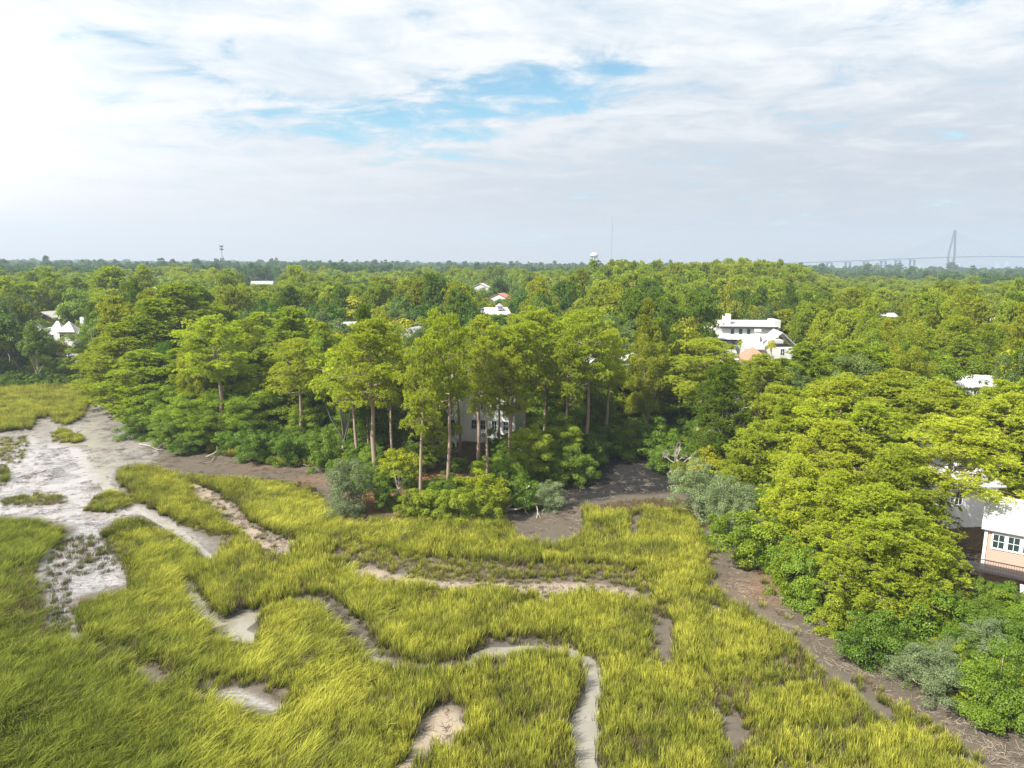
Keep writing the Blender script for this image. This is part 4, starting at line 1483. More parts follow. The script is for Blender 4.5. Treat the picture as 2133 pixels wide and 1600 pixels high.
for i, (k_, bx, by, top, hw, lab) in enumerate([
        ('shrub', 1648, 1240, 1120, 44, 'leafy shrub drooping on the mud strip right of the bulging shrub'),
        ('darkshrub', 1700, 1275, 1150, 50, 'dark shrub under the low boughs midway along the mud strip'),
        ('shrub', 1765, 1325, 1230, 44, 'leafy shrub beside the short bleached log'),
        ('darkshrub', 1850, 1385, 1250, 60, 'dark shrub below the tip of the drooping pine'),
        ('sagebush', 1925, 1425, 1330, 50, 'olive bush above the heap of fallen grey limbs'),
        ('sagebush', 1990, 1462, 1345, 62, 'pale bush where the mud strip bends at lower right'),
        ('darkshrub', 2070, 1500, 1370, 60, 'dark shrub between the pale bush and the right corner sprig'),
        ('darkshrub', 2130, 1520, 1330, 60, 'dark shrub cut by the right edge above the corner sprig'),
        ('sagebush', 1500, 1075, 1000, 50, 'grey bush at the narrow start of the mud strip'),
        ('sagebush', 1545, 1130, 1030, 50, 'olive bush left of the bulging green shrub'),
        ('shrub', 1440, 1010, 950, 40, 'leafy shrub at the right lip of the cove'),
        ('darkshrub', 1180, 1005, 930, 44, 'dark shrub at the left lip of the cove'),
        ('darkshrub', 1235, 962, 890, 44, 'dark shrub on the inner left bank of the cove'),
        ('darkshrub', 1310, 942, 870, 50, 'dark shrub at the inner end of the cove'),
        ('darkshrub', 1375, 950, 870, 50, 'dark shrub on the inner right bank of the cove'),
        ('shrub', 880, 1072, 1010, 40, 'bright shrub close against the nearest pine root'),
        ('shrub', 990, 1070, 1000, 44, 'bright leafy shrub left of the driftwood'),
        ('shrub', 945, 1076, 1022, 36, 'low bright shrub at the front lip of the promontory'),
        ('darkshrub', 950, 1000, 945, 34, 'dark low shrub on the bare ground below the lower deck'),
        ('shrub', 1010, 1005, 950, 34, 'leafy shrub right of the lower deck of the porch house'),
        ('darkshrub', 520, 955, 880, 40, 'dark shrub right of the bare trunk foot on the left bank'),
        ('darkshrub', 600, 965, 890, 40, 'dark shrub at the waterline under the right end pines of the left headland'),
        ('darkshrub', 680, 972, 890, 40, 'dark shrub where the left bank meets the central grove'),
        ('broad', 430, 930, 845, 44, 'bright leafy low tree touching the mud left of the stump'),
        ('broad', 350, 912, 840, 44, 'bright leafy low tree at the bend of the left bank'),
        ('broad', 285, 885, 815, 44, 'bright leafy low tree nearest the mud drains')]):
    D_s = float(at_z(bx, by, 0.8)[1]) + 1.6
    tree_px(k_, 'broadleaf_tree' if k_ == 'broad' else 'shrub', bx, D_s, top, hw, lab, 'tree' if k_ == 'broad' else 'shrub', var=i)
# left far shore, beyond the upper grass
ls = [('broad', 80, 196, 694, 26, 'small tree before the left end of the peaked roofs'), ('broad', 118, 197, 697, 26, 'small tree before the middle of the peaked roofs'), ('lime', 142, 196, 706, 20, 'yellow small tree before the peaked roofs'),
      ('midlime', 45, 196, 674, 34, 'yellow crowned tree left of the peaked grey roofs'), ('lime', 205, 200, 700, 36, 'green tree right of the peaked grey roofs'),
      ('broad', 95, 186, 735, 44, 'spreading pale tree below the peaked grey roofs'), ('broad', 150, 188, 740, 40, 'light green tree in front of the peaked grey house'),
      ('broad', 20, 184, 745, 44, 'low spreading tree at the left edge on the far bank'), ('broad', -40, 190, 720, 44, 'tree on the far bank cut by the left edge'),
      ('darktree', 190, 192, 740, 44, 'dark tree at the right end of the far bank'), ('darktree', 60, 200, 720, 40, 'dark tree behind the pale trees of the far bank'),
      ('broad', 215, 182, 650, 44, 'tall green tree between the peaked roofs and the left headland')]
for i, (k_, bx, D, top, hw, lab) in enumerate(ls):
    tree_px(k_, 'broadleaf_tree', bx, D, top, hw, lab, 'tree', var=i)
for i in range(9):
    tree_px('darkshrub', 'shrub', -60 + 32 * i, 181 + rng.random() * 3, 778 + rng.integers(-8, 8), 26, '%s dark low bush along the far left bank behind the grass' % ORD[i], 'shrub', 'bushes along the far left bank', var=i)

# bare and fallen wood
bt = make_bare(5, 9.5, 4.2, 13)
a = at_d(1525, 950, 98)
gg = float(ground_z(a[0], 98))
t_ = thing('bare_tree', 'leafless pale grey tree on the right side of the cove', 'dead tree', (a[0], 98, gg))
Hb = at_d(1525, 835, 98)[2] - gg
t_.scale = (1, 1, Hb / 9.5)
link('trunk', bt, t_)
bt2 = make_bare(8, 7.0, 3.4, 8)
a = at_d(1420, 960, 100)
t_ = thing('bare_tree', 'low twisted pale tree leaning over the dark cove', 'dead tree', (a[0], 100, float(ground_z(a[0], 100))))
t_.rotation_euler = (0, R_(-30), 1)
link('trunk', bt2, t_)


def driftwood(paths, label, mat='deadwood', name='driftwood'):
    mb = MB()
    for pts, r0, r1 in paths:
        n_ = len(pts)
        P_ = [at_d(*q) if False else at_z(q[0], q[1], q[2]) for q in pts]
        mb.tube(P_, [r0 + (r1 - r0) * i / (n_ - 1) for i in range(n_)], 6)
    o = mb.build(name, M[mat], smooth=True)
    o['label'] = label
    o['category'] = 'driftwood'
    return o


driftwood([([(1052, 1062, 0.3), (1078, 1061, 0.7), (1100, 1052, 1.1), (1118, 1050, 1.0), (1130, 1051, 0.8), (1133, 1058, 0.3)], 0.17, 0.05),
           ([(1098, 1054, 1.0), (1094, 1046, 1.6), (1093, 1038, 2.0)], 0.07, 0.03), ([(1117, 1051, 1.0), (1120, 1064, 0.5), (1118, 1080, 0.1)], 0.08, 0.04),
           ([(1119, 1066, 0.5), (1127, 1080, 0.1)], 0.04, 0.02), ([(1092, 1058, 0.9), (1096, 1068, 0.5), (1102, 1073, 0.2)], 0.05, 0.02)],
          'bleached branching driftwood on the brown mud below the central grove')
driftwood([([(1056, 1056, 0.5), (1075, 1048, 0.9), (1090, 1044, 1.0)], 0.12, 0.05), ([(1052, 1062, 0.4), (1070, 1045, 1.3)], 0.08, 0.03), ([(1054, 1066, 0.2), (1080, 1055, 0.5)], 0.1, 0.06),
           ([(1048, 1068, 0.2), (1066, 1052, 0.7), (1078, 1040, 1.3)], 0.06, 0.03)],
          'tangle of brown roots beside the bleached driftwood', 'bark_pale')
driftwood([([(1080, 1042, 0.4), (1092, 1022, 2.2), (1103, 1012, 3.2)], 0.16, 0.10)], 'pale snag leaning up from the bank under the grey green bush', name='snag')
driftwood([([(1168, 965, 1.4), (1190, 946, 2.6), (1203, 938, 3.2), (1212, 934, 3.4)], 0.12, 0.05), ([(1200, 940, 3.0), (1207, 950, 2.2), (1208, 960, 1.5)], 0.04, 0.02), ([(1196, 943, 2.8), (1198, 930, 4.2)], 0.05, 0.02),
           ([(1203, 938, 3.2), (1216, 930, 4)], 0.05, 0.02)], 'fallen pale branch over the left bank of the cove', name='dead_branch')
driftwood([([(1076, 938, 3.2), (1100, 925, 4.5), (1124, 913, 6)], 0.12, 0.07), ([(1105, 925, 4.4), (1122, 905, 7)], 0.05, 0.02)], 'dead pale trunk fallen against the light green tree', name='dead_branch')
driftwood([([(1770, 1360, 0.1), (1785, 1345, 0.5), (1805, 1343, 0.6)], 0.11, 0.06), ([(1787, 1345, .5), (1780, 1340, .9)], .04, .02)], 'short bleached log on the mud strip under the drooping pine')
driftwood([([(1865, 1395, 0.3), (1890, 1400, 0.3), (1925, 1405, 0.5)], 0.12, 0.06), ([(1880, 1390, 0.3), (1930, 1395, 0.8)], 0.06, 0.03), ([(1870, 1400, .2), (1912, 1418, .2)], .07, .04)], 'heap of fallen grey limbs below the pale green bush at lower right', 'bark_pale')
driftwood([([(128, 927, 0.1), (155, 927, 0.15), (183, 929, 0.1)], 0.10, 0.07)], 'dark waterlogged plank on the wet mud at left', 'bark', 'log')
driftwood([([(290, 925, 0.1), (310, 928, 0.4), (328, 937, 0.4), (348, 936, 0.3)], 0.07, 0.04), ([(327, 937, 0.3), (340, 920, 1.2)], 0.05, 0.02), ([(318, 940, .1), (345, 932, .5)], .05, .03), ([(342, 933, 0.3), (341, 915, 1.4)], 0.05, 0.02)],
          'pale twisted branch stranded on the mud below the left headland')
driftwood([([(430, 952, 0.1), (455, 940, 0.6), (465, 938, .5)], 0.13, 0.09), ([(452, 942, 0.5), (452, 930, 1.4)], 0.08, 0.04), ([(448, 950, .1), (440, 962, .1), (425, 964, 0)], .06, .03)], 'grey stump with roots on the bank of the left headland', 'bark_pale')
driftwood([([(625, 969, 0.1), (632, 967, 0.4), (645, 972, 0.1)], 0.06, 0.04)], 'small white stick on the mud right of the left headland')

# ------------------------------------------------------------------ houses
WALLS = []      # footprints kept clear of trees: x, y, r ; and photo windows kept open: px0, px1, py1, D


def window(mb_frame, host, x, y, z, wd, hh, axis='x', sgn=-1, frame='trim', mull=(1, 1), fr=0.09):
    """window on a wall; axis 'x': wall runs along x and faces sgn*y; axis 'y': wall runs along y and faces sgn*x"""
    f = MB()
    d0, d1 = (0.0, 0.07)

    def bx(u0, u1, z0_, z1_, a, b_):
        lo, hi = sorted((a * sgn, b_ * sgn))
        if axis == 'x':
            f.box(x + u0, x + u1, y + lo, y + hi, z + z0_, z + z1_)
        else:
            f.box(x + lo, x + hi, y + u0, y + u1, z + z0_, z + z1_)
    w2 = wd / 2
    bx(-w2 - fr, -w2, -fr, hh + fr, -0.02, 0.07)
    bx(w2, w2 + fr, -fr, hh + fr, -0.02, 0.07)
    bx(-w2, w2, hh, hh + fr, -0.02, 0.07)
    bx(-w2, w2, -fr, 0, -0.02, 0.085)
    for i in range(mull[0]):
        u = -w2 + wd * (i + 1) / (mull[0] + 1)
        bx(u - 0.025, u + 0.025, 0, hh, 0.0, 0.05)
    for i in range(mull[1]):
        v = hh * (i + 1) / (mull[1] + 1)
        bx(-w2, w2, v - 0.025, v + 0.025, 0.0, 0.047)
    fo = f.build('window', M[frame], host)
    g_ = MB()
    f = g_
    bx(-w2, w2, 0, hh, 0.003, 0.02)
    g_.build('pane', M['glass'], fo)
    return fo


def gable(x0, x1, y0, y1, z0_, rise, axis='x', th=0.18, over=0.4):
    """gable roof slabs with thickness; ridge along axis"""
    mb = MB()
    if axis == 'x':
        ym = (y0 + y1) / 2
        for ys, s_ in ((y0, -1), (y1, 1)):
            e = ys + s_ * over
            ez = z0_ - rise * over / ((y1 - y0) / 2)
            mb.poly([(x0 - over, e, ez), (x1 + over, e, ez), (x1 + over, ym, z0_ + rise), (x0 - over, ym, z0_ + rise)], (0, 0, th))
    else:
        xm = (x0 + x1) / 2
        for xs, s_ in ((x0, -1), (x1, 1)):
            e = xs + s_ * over
            ez = z0_ - rise * over / ((x1 - x0) / 2)
            mb.poly([(e, y0 - over, ez), (e, y1 + over, ez), (xm, y1 + over, z0_ + rise), (xm, y0 - over, z0_ + rise)], (0, 0, th))
    return mb


def hip(x0, x1, y0, y1, z0_, rise, over=0.4):
    x0, x1, y0, y1 = x0 - over, x1 + over, y0 - over, y1 + over
    w_, d_ = x1 - x0, y1 - y0
    k = min(w_, d_) / 2
    if w_ >= d_:
        r0, r1 = (x0 + k, (y0 + y1) / 2), (x1 - k, (y0 + y1) / 2)
    else:
        r0, r1 = ((x0 + x1) / 2, y0 + k), ((x0 + x1) / 2, y1 - k)
    v = [(x0, y0, z0_), (x1, y0, z0_), (x1, y1, z0_), (x0, y1, z0_), (r0[0], r0[1], z0_ + rise), (r1[0], r1[1], z0_ + rise),
         (x0, y0, z0_ - 0.2), (x1, y0, z0_ - 0.2), (x1, y1, z0_ - 0.2), (x0, y1, z0_ - 0.2)]
    if w_ >= d_:
        f = [(0, 1, 5, 4), (1, 2, 5), (2, 3, 4, 5), (3, 0, 4)]
    else:
        f = [(0, 1, 4), (1, 2, 5, 4), (2, 3, 5), (3, 0, 4, 5)]
    f += [(6, 7, 1, 0), (7, 8, 2, 1), (8, 9, 3, 2), (9, 6, 0, 3), (9, 8, 7, 6)]
    mb = MB()
    mb._add(v, f)
    return mb


def walls(x0, x1, y0, y1, z0_, z1_, gab=None, rise=0):
    mb = MB().box(x0, x1, y0, y1, z0_, z1_)
    if gab == 'x':      # ridge along x: gable triangles on the x ends
        ym = (y0 + y1) / 2
        for x in (x0, x1 - 0.2):
            mb.poly([(x, y0, z1_ + 0.002), (x, y1, z1_ + 0.002), (x, ym, z1_ + rise)], (0.2, 0, 0))
    if gab == 'y':
        xm = (x0 + x1) / 2
        for y in (y0, y1 - 0.2):
            mb.poly([(x0, y, z1_ + 0.002), (x1, y, z1_ + 0.002), (xm, y, z1_ + rise)], (0, 0.2, 0))
    return mb


def house_at(name, label, px, py, D, rz=0, cat='house', gz_=None):
    a = at_d(px, py, D)
    gg = 1.6 if gz_ is None else gz_
    t_ = thing(name, label, cat, (a[0], D, gg), R_(rz))
    return t_


def ppm(D):     # photo pixels per metre
    return F / D


# 1. white modern house on the hill, D = 190
D = 190
hs = house_at('white_house', 'long white flat fronted house with square chimney rising over the right woods', 1545, 720, D, -3)
WALLS.append((hs.location.x, D + 4, 15))
k = 1 / ppm(D)
cx_ = 1545


def U_(px):
    return (px - cx_) * k


def Zr(py, D, g_=1.6):
    return at_d(1545, py, D)[2] - g_


z_top, z_eave, z_mid, z_b = Zr(674, D), Zr(681, D), Zr(703, D), -0.5
zm2 = Zr(701, D)
walls(U_(1492), U_(1620), 0, 9, z_mid, z_eave).build('upper_wall', M['stucco'], hs)
walls(U_(1486), U_(1622), -3.2, 9.2, z_b, z_mid - 0.3).build('lower_wall', M['stucco'], hs)
mb = MB().poly([(U_(1497), -0.7, z_eave + 0.1), (U_(1615), -0.7, z_eave + 0.1), (U_(1615), 5, z_eave + 1.3), (U_(1497), 5, z_eave + 1.3)], (0, 0, 0.2))
mb.build('roof', M['white_roof'], hs)
MB().box(U_(1497), U_(1615), -0.75, -0.45, z_eave - 0.35, z_eave + 0.08).build('eave_board', M['dark_trim'], hs)
MB().poly([(U_(1484), -4.0, z_mid - 0.25), (U_(1590), -4.0, z_mid - 0.25), (U_(1590), -0.02, z_mid + 0.7), (U_(1484), -0.02, z_mid + 0.7)], (0, 0, 0.15)).build('lower_roof', M['white_roof'], hs)
MB().box(U_(1487), U_(1590), -3.6, -3.3, z_mid - 0.6, z_mid - 0.3).build('eave_board', M['dark_trim'], hs)
MB().box(U_(1608), U_(1621), -0.3, 6, z_eave - 0.2, z_eave + 1.9).build('parapet', M['stucco'], hs)
ch_ = MB().box(U_(1506), U_(1520), 0.4, 2.4, z_eave, Zr(655, D)).build('chimney', M['brick'], hs)
st = MB()
for i, (a_, b_) in enumerate(((1489, 0.4), (1494, 0.9), (1499, 1.4))):
    st.box(U_(a_), U_(a_ + 5), -0.1, 0.5, z_eave - 0.5, z_eave + b_ + 0.05)
st.build('stepped_parapet', M['stucco'], hs)
for px_, mat_ in ((1524, 'teal_trim'), (1541, 'teal_trim'), (1557.5, 'teal_trim'), (1574.5, 'dark_trim')):
    window(None, hs, U_(px_), 0, z_eave - 2.15, 0.62, 1.45, frame=mat_, fr=0.13)
window(None, hs, U_(1609), 0, z_eave - 1.5, 0.7, 0.9, frame='dark_trim')
for px_ in (1502, 1520, 1546):
    window(None, hs, U_(px_), -3.2, z_mid - 2.6, 0.7, 1.5, frame='dark_trim')
lw = MB().box(U_(1467), U_(1487), 2, 8, z_b, z_eave - 1.6).build('side_wing', M['dark_trim'], hs)
MB().poly([(U_(1463), 1.2, z_eave - 1.6), (U_(1490), 1.2, z_eave - 1.6), (U_(1490), 6, z_eave + 0.4), (U_(1466), 6, z_eave + 0.4)], (0, 0, 0.2)).build('side_roof', M['pale_roof'], hs)

# 2. metal roofed house in front of it, D = 168
D = 168
hs = house_at('metal_roof_house', 'house with pale standing seam metal roofs in front of the long white house', 1600, 740, D, -8)
WALLS.append((hs.location.x, D + 3, 11))
cx_, k = 1600, 1 / ppm(D)
walls(-5.2, 5.5, -1, 8, -0.5, Zr(722, D)).build('wall', M['stucco'], hs)
gable(-1.2, 6.5, -1, 8, Zr(722, D), Zr(692, D) - Zr(722, D), 'y').build('roof', M['metal_roof'], hs)
mb = MB().poly([(-6.0, -2.4, Zr(727, D)), (-1.3, -2.4, Zr(727, D)), (-1.3, 3, Zr(705, D)), (-6.0, 3, Zr(705, D))], (0, 0, 0.2))
mb.build('porch_roof', M['grey_roof'], hs)
c2 = MB().box(-3.1, -2.0, 0.5, 1.7, 5, Zr(692, D)).build('chimney', M['stucco'], hs)
MB().box(-3.25, -1.85, 0.35, 1.85, Zr(692, D) + 0.003, Zr(687, D)).build('chimney_cap', M['concrete'], c2)
for x_ in (-4.6, -3.0):
    window(None, hs, x_, -1, Zr(740, D), 0.8, 1.5)
window(None, hs, 3, -1, Zr(738, D), 0.9, 1.5)

# red and grey roofs lower down
D = 158
hs = house_at('red_roof_house', 'terracotta roofed house half hidden below the white houses on the right', 1562, 750, D, -4)
WALLS.append((hs.location.x, D + 3, 8))
walls(-7.5, 6, 0, 7, -0.5, Zr(752, D)).build('wall', M['stucco'], hs)
hip(-1.2, 4.2, 0, 7, Zr(750, D), Zr(727, D) - Zr(750, D)).build('roof', M['red_roof'], hs)
MB().poly([(-8.3, -0.8, Zr(756, D)), (-2.3, -0.8, Zr(756, D)), (-2.3, 4, Zr(735, D)), (-8.3, 4, Zr(735, D))], (0, 0, 0.2)).build('side_roof', M['grey_roof'], hs)
window(None, hs, 2, 0, 8 - 1.9 * 2, 0.9, 1.4)
pl_ = MB()

# 3. white gable roof at the right
D = 118
hs = house_at('white_gable_house', 'house whose bright white gable roof shows at the right above the pines', 2036, 800, D, -14)
WALLS.append((hs.location.x, D + 2, 6))
zt = Zr(784, D)
walls(-2.7, 2.8, 0, 6, -0.5, zt - 1.6, 'x', 1.55).build('wall', M['white'], hs)
gable(-2.7, 2.8, 0, 6, zt - 1.6, 1.5, 'x', over=0.35).build('roof', M['white_roof'], hs)
window(None, hs, 0, 0, zt - 3.6, 0.8, 1.4)

# 4. large white house and peach gable on the right edge
D = 74
hs = house_at('large_white_house', 'large white house with peach clapboard wall seen through pines at the right edge', 2090, 1000, D, 8)
WALLS.append((hs.location.x, D + 6, 9))
kx = 1 / ppm(D)


def Xh(px):
    return (px - 2090) * kx * 1.02


zr = lambda py, D_2: at_d(2090, py, D_2)[2] - 1.6
walls(Xh(1885), Xh(2085), 9, 18, -0.5, zr(945, 84)).build('main_wall', M['stucco'], hs)
gable(Xh(1885), Xh(2085), 9, 18, zr(945, 84), 2.4, 'x').build('main_roof', M['white_roof'], hs)
walls(Xh(1935), Xh(2160), 4.2, 8.99, -0.5, zr(1010, 79)).build('middle_wall', M['white'], hs)
MB().poly([(Xh(1925), 3.7, zr(1012, 79)), (Xh(2170), 3.7, zr(1012, 79)), (Xh(2170), 9, zr(985, 79)), (Xh(1925), 9, zr(985, 79))], (0, 0, 0.18)).build('middle_roof', M['white_roof'], hs)
for px_ in (1915, 1960, 2005, 2050):
    window(None, hs, Xh(px_), 9, zr(995, 84), 0.9, 1.7)
for px_ in (1990, 2062):
    window(None, hs, Xh(px_), 4.2, zr(1045, 79), 0.9, 1.5)
# the near peach house, turned towards the marsh
hs = house_at('peach_house', 'peach clapboard house with white roof and white framed four pane windows at the right edge', 2049, 1150, 64, -35)
ze, zd = at_d(2049, 1096, 64)[2] - 1.6, at_d(2049, 1172, 64)[2] - 1.6
WALLS.append((hs.location.x + 4, 67, 5.5))
walls(0, 9, 0, 8, -1.0, ze).build('wall', M['peach'], hs)
gable(0, 9, 0, 8, ze - 0.05, 1.9, 'x', over=0.4).build('roof', M['white_roof'], hs)
MB().box(-0.12, 0.14, -0.12, 0.14, -0.9, ze - 0.2).build('corner_board', M['trim'], hs)
MB().box(-0.1, 9.1, -0.09, -0.005, ze - 0.45, ze - 0.15).build('frieze_board', M['trim'], hs)
for i in range(5):
    window(None, hs, 1.05 + i * 1.18, 0, ze - 1.95, 0.86, 1.3, mull=(1, 1), fr=0.15)
MB().box(-2.4, 5.0, -1.9, -0.15, zd - 0.25, zd).build('deck', M['dark_trim'], hs)
rl = MB().box(-2.4, 5.0, -1.92, -1.86, zd + 0.95, zd + 1.03)
for i in range(37):
    rl.box(-2.38 + i * 0.2, -2.35 + i * 0.2, -1.905, -1.875, zd + 0.01, zd + 0.949)
rl.build('deck_railing', M['dark_trim'], hs)
MB().box(3.2, 8.5, -3.4, -1.95, -1, zd - 0.8).build('lower_porch', M['stucco'], hs)
MB().box(3.0, 8.7, -3.6, -1.93, zd - 0.797, zd - 0.6).build('porch_roof', M['white_roof'], hs)

# 5. white house with porches behind the central grove
D = 116
hs = house_at('porch_house', 'three storey white house with stacked porches behind the central pine trunks', 945, 900, D, -12)
WALLS.append((hs.location.x + 3, D + 5, 11))
zr = lambda py: at_d(985, py, D)[2] - 1.6
kk = 1 / ppm(D)
X_ = lambda px: (px - 985) * kk
walls(X_(880), X_(1000), 0, 9, -0.5, zr(780)).build('left_wall', M['white'], hs)
gable(X_(880), X_(1000), 0, 9, zr(780), 2.6, 'y').build('left_roof', M['pale_roof'], hs)
walls(X_(1000) + 0.01, X_(1115), 1.5, 10, -0.5, zr(815)).build('right_wall', M['white'], hs)
hip(X_(1002), X_(1118), 1.5, 10, zr(815), 3.6).build('right_roof', M['grey_roof'], hs)
MB().box(X_(1045), X_(1053), 3, 3.8, zr(815), zr(772)).build('chimney', M['stucco'], hs)
# porches
for a_, b_, py_t in ((930, 1000, 870), (930, 1000, 918)):
    fl_ = MB().box(X_(a_), X_(b_), -2.6, -0.01, zr(py_t + 38) - 0.2, zr(py_t + 38))
    fl_.box(X_(a_), X_(b_), -2.6, -0.01, zr(py_t - 4) + 0.02, zr(py_t - 4) + 0.3)
    fl_.build('porch_floor', M['trim'], hs)
    for q in np.linspace(a_ + 1, b_ - 1, 5):
        MB().box(X_(q) - 0.12, X_(q) + 0.12, -2.55, -2.31, zr(py_t + 38) + 0.003, zr(py_t - 4)).build('porch_post', M['trim'], hs)
    rl = MB().box(X_(a_) + .1, X_(b_) - .1, -2.47, -2.4, zr(py_t + 38) + 0.95, zr(py_t + 38) + 1.03)
    for q in np.arange(X_(a_) + 0.2, X_(b_) - 0.1, 0.16):
        rl.box(q, q + 0.04, -2.455, -2.415, zr(py_t + 38) + 0.01, zr(py_t + 38) + 0.949)
    rl.build('porch_railing', M['trim'], hs)
    MB().box(X_(a_) + 0.5, X_(b_) - 0.5, -0.03, 0.02, zr(py_t + 36), zr(py_t + 6)).build('porch_glazing', M['glass'], hs)
for px_ in (902, 918):
    for py_ in (815, 850, 895, 938):
        window(None, hs, X_(px_), 0, zr(py_), 0.8, 1.5)
for px_ in (945, 975):
    window(None, hs, X_(px_), 0, zr(822), 0.9, 1.6)
for px_ in (1025, 1045, 1070, 1095):
    for py_ in (855, 895):
        window(None, hs, X_(px_), 1.5, zr(py_), 0.8, 1.5)
MB().box(X_(925), X_(1030), -4.6, -2.61, zr(962) - 0.2, zr(962)).build('lower_deck', M['trim'], hs)

# 6. peaked grey roofs on the far left bank
D = 205
hs = house_at('peaked_roof_house', 'white house with a row of steep pale pyramid roofs on the far left bank', 120, 700, D, 6)
WALLS.append((hs.location.x, D + 4, 12))
zr = lambda py: at_d(120, py, D)[2] - 1.6
kk = 1 / ppm(D)
X_ = lambda px: (px - 120) * kk
walls(X_(60), X_(166), 0, 8, -0.5, zr(692)).build('wall', M['white'], hs)
for a_, b_, pk in ((62, 92, 674), (100, 126, 670), (122, 156, 670)):
    hip(X_(a_), X_(b_), -0.5 if b_ != 126 else 1.2, 4.2, zr(691), zr(pk) - zr(691), 0.1).build('roof', M['pale_roof'], hs)
MB().box(X_(160), X_(168), 2, 3, zr(692), zr(662)).build('chimney', M['trim'], hs)
MB().box(X_(92), X_(100), 0.5, 6, zr(691), zr(684)).build('link_roof', M['white_roof'], hs)
for px_ in (70, 84, 108, 128, 149):
    window(None, hs, X_(px_), 0, zr(708), 1.0, 1.5)
    window(None, hs, X_(px_), 0, zr(735), 1.0, 1.5)

# 7. tan house behind it
D = 238
hs = house_at('tan_house', 'tan gabled house among trees behind the peaked grey roofs', 88, 670, D, -8)
WALLS.append((hs.location.x, D + 4, 9))
zt = at_d(88, 650, D)[2] - 1.6
walls(-4.5, 4.5, 0, 8, -0.5, zt - 2.4, 'y', 2.3).build('wall', M['tan'], hs)
gable(-4.5, 4.5, 0, 8, zt - 2.4, 2.3, 'y').build('roof', M['pale_roof'], hs)
window(None, hs, -1.5, 0, zt - 4.6, 0.9, 1.4)
window(None, hs, 1.5, 0, zt - 4.6, 0.9, 1.4)

# 8. scattered roofs between the trees
roofs = [(545, 586, 620, 9, 'g', 'long low white roof far off in the woods left of centre'), (1000, 591, 420, 5, 'w', 'small white hipped roof in the woods at centre'),
         (1037, 643, 215, 4, 'w', 'white roof with a little cupola behind the central grove'), (1038, 612, 320, 5, 'r', 'small terracotta roof deep in the trees at centre'),
         (1265, 748, 150, 4.5, 'w', 'white roof beside a terracotta gable right of the central grove'), (1325, 742, 148, 4, 'w', 'white roof end just left of the right headland'),
         (724, 674, 190, 3, 'g', 'grey roof behind the left part of the central grove'), (842, 686, 170, 3, 'g', 'grey roof peeping over the leaning pine'),
         (690, 762, 142, 3.5, 'w', 'white house corner in the notch between the left headland and central grove'), (735, 785, 136, 4, 'w', 'white walled house behind the leftmost grove pine'),
         (1858, 655, 240, 5, 'w', 'white roof slope among the pines on the far right'), (2075, 663, 220, 3, 'w', 'small white roof near the right edge'),
         (318, 600, 330, 3.5, 'w', 'small white roof left of centre behind the left headland'), (200, 545 + 60, 360, 4, 'g', 'grey roof far left in the woods'),
         (1090, 800, 136, 5, 'w', 'pale house wing behind the right side of the porch house'), (1165, 812, 140, 4, 'w', 'white house half hidden behind the twin-looking pine')]
for i, (px_, py_, D, hw, kind_, lab) in enumerate(roofs):
    hs = house_at('house', lab, px_, py_, D, [12, -10, 20, -18][i % 4])
    WALLS.append((hs.location.x, D + 3, hw + 1))
    zt = at_d(px_, py_, D)[2] - 1.6
    zt = max(zt, 5.5)
    rise = min(2.6, hw * 0.45)
    rm = {'w': 'white_roof', 'g': 'grey_roof', 'r': 'red_roof'}[kind_]
    ax = 'x' if i % 2 == 0 else 'y'
    walls(-hw, hw, 0, 8, -0.5, zt - rise, ax, rise - 0.05).build('wall', M['stucco'], hs)
    gable(-hw, hw, 0, 8, zt - rise, rise, ax).build('roof', M[rm], hs)
    if D < 340:
        for x_ in np.arange(-hw + 1.5, hw - 0.5, 2.4):
            window(None, hs, x_, 0, zt - rise - 2.1, 0.9, 1.4)
    if 'cupola' in lab:
        cu = MB().box(0.5, 2.1, 1.5, 3.1, zt - 0.6, zt + 0.6)
        cu.build('cupola', M['trim'], hs)
        hip(0.5, 2.1, 1.5, 3.1, zt + 0.6, 0.9, 0.2).build('cupola_roof', M['grey_roof'], hs)

# ------------------------------------------------------------------ the woods
def palm(px, py, D, H_r, label):
    a = at_d(px, py, D)
    g_ = float(ground_z(a[0], D))
    t_ = thing('palm_tree', label, 'palm', (a[0], D, g_))
    Hh = a[2] - g_
    MB().tube([(0, 0, -0.3), (0.1, 0, Hh * 0.5), (0, 0, Hh)], [0.28, 0.22, 0.2], 8).build('trunk', M['bark_pale'], t_, True)
    r = np.random.default_rng(int(px))
    fr = MB()
    for i in range(34):
        az_ = i * 2.4
        el = R_(75 - 130 * (i / 34))
        L_ = H_r * r.uniform(0.85, 1.1)
        d = np.array([math.cos(az_) * math.cos(el), math.sin(az_) * math.cos(el), math.sin(el)])
        sv = np.array([-math.sin(az_), math.cos(az_), 0])
        p0 = np.array([0, 0, Hh])
        pts = [p0 + d * L_ * u + np.array([0, 0, -0.5 * L_ * u * u]) for u in (0.15, 0.5, 0.8, 1.0)]
        for s_ in range(-4, 5):
            e_ = pts[1] + (pts[3] - pts[1]) * 1.0 + sv * s_ * 0.16 * L_ + np.array([0, 0, -0.06 * abs(s_) * L_])
            b_ = pts[1]
            wv = sv * 0.05
            fr._add([b_ - wv, e_ - wv * 0.3, e_ + wv * 0.3, b_ + wv], [(0, 1, 2, 3)])
        fr._add([pts[0] - sv * 0.03, pts[1] - sv * 0.03, pts[1] + sv * 0.03, pts[0] + sv * 0.03], [(0, 1, 2, 3)])
    me = fr.mesh('fronds', M['bright'])
    at_ = me.attributes.new('tint', 'FLOAT', 'POINT')
    at_.data.foreach_set('value', np.repeat(0.4, len(me.vertices)).astype(np.float32))
    link('fronds', me, t_)


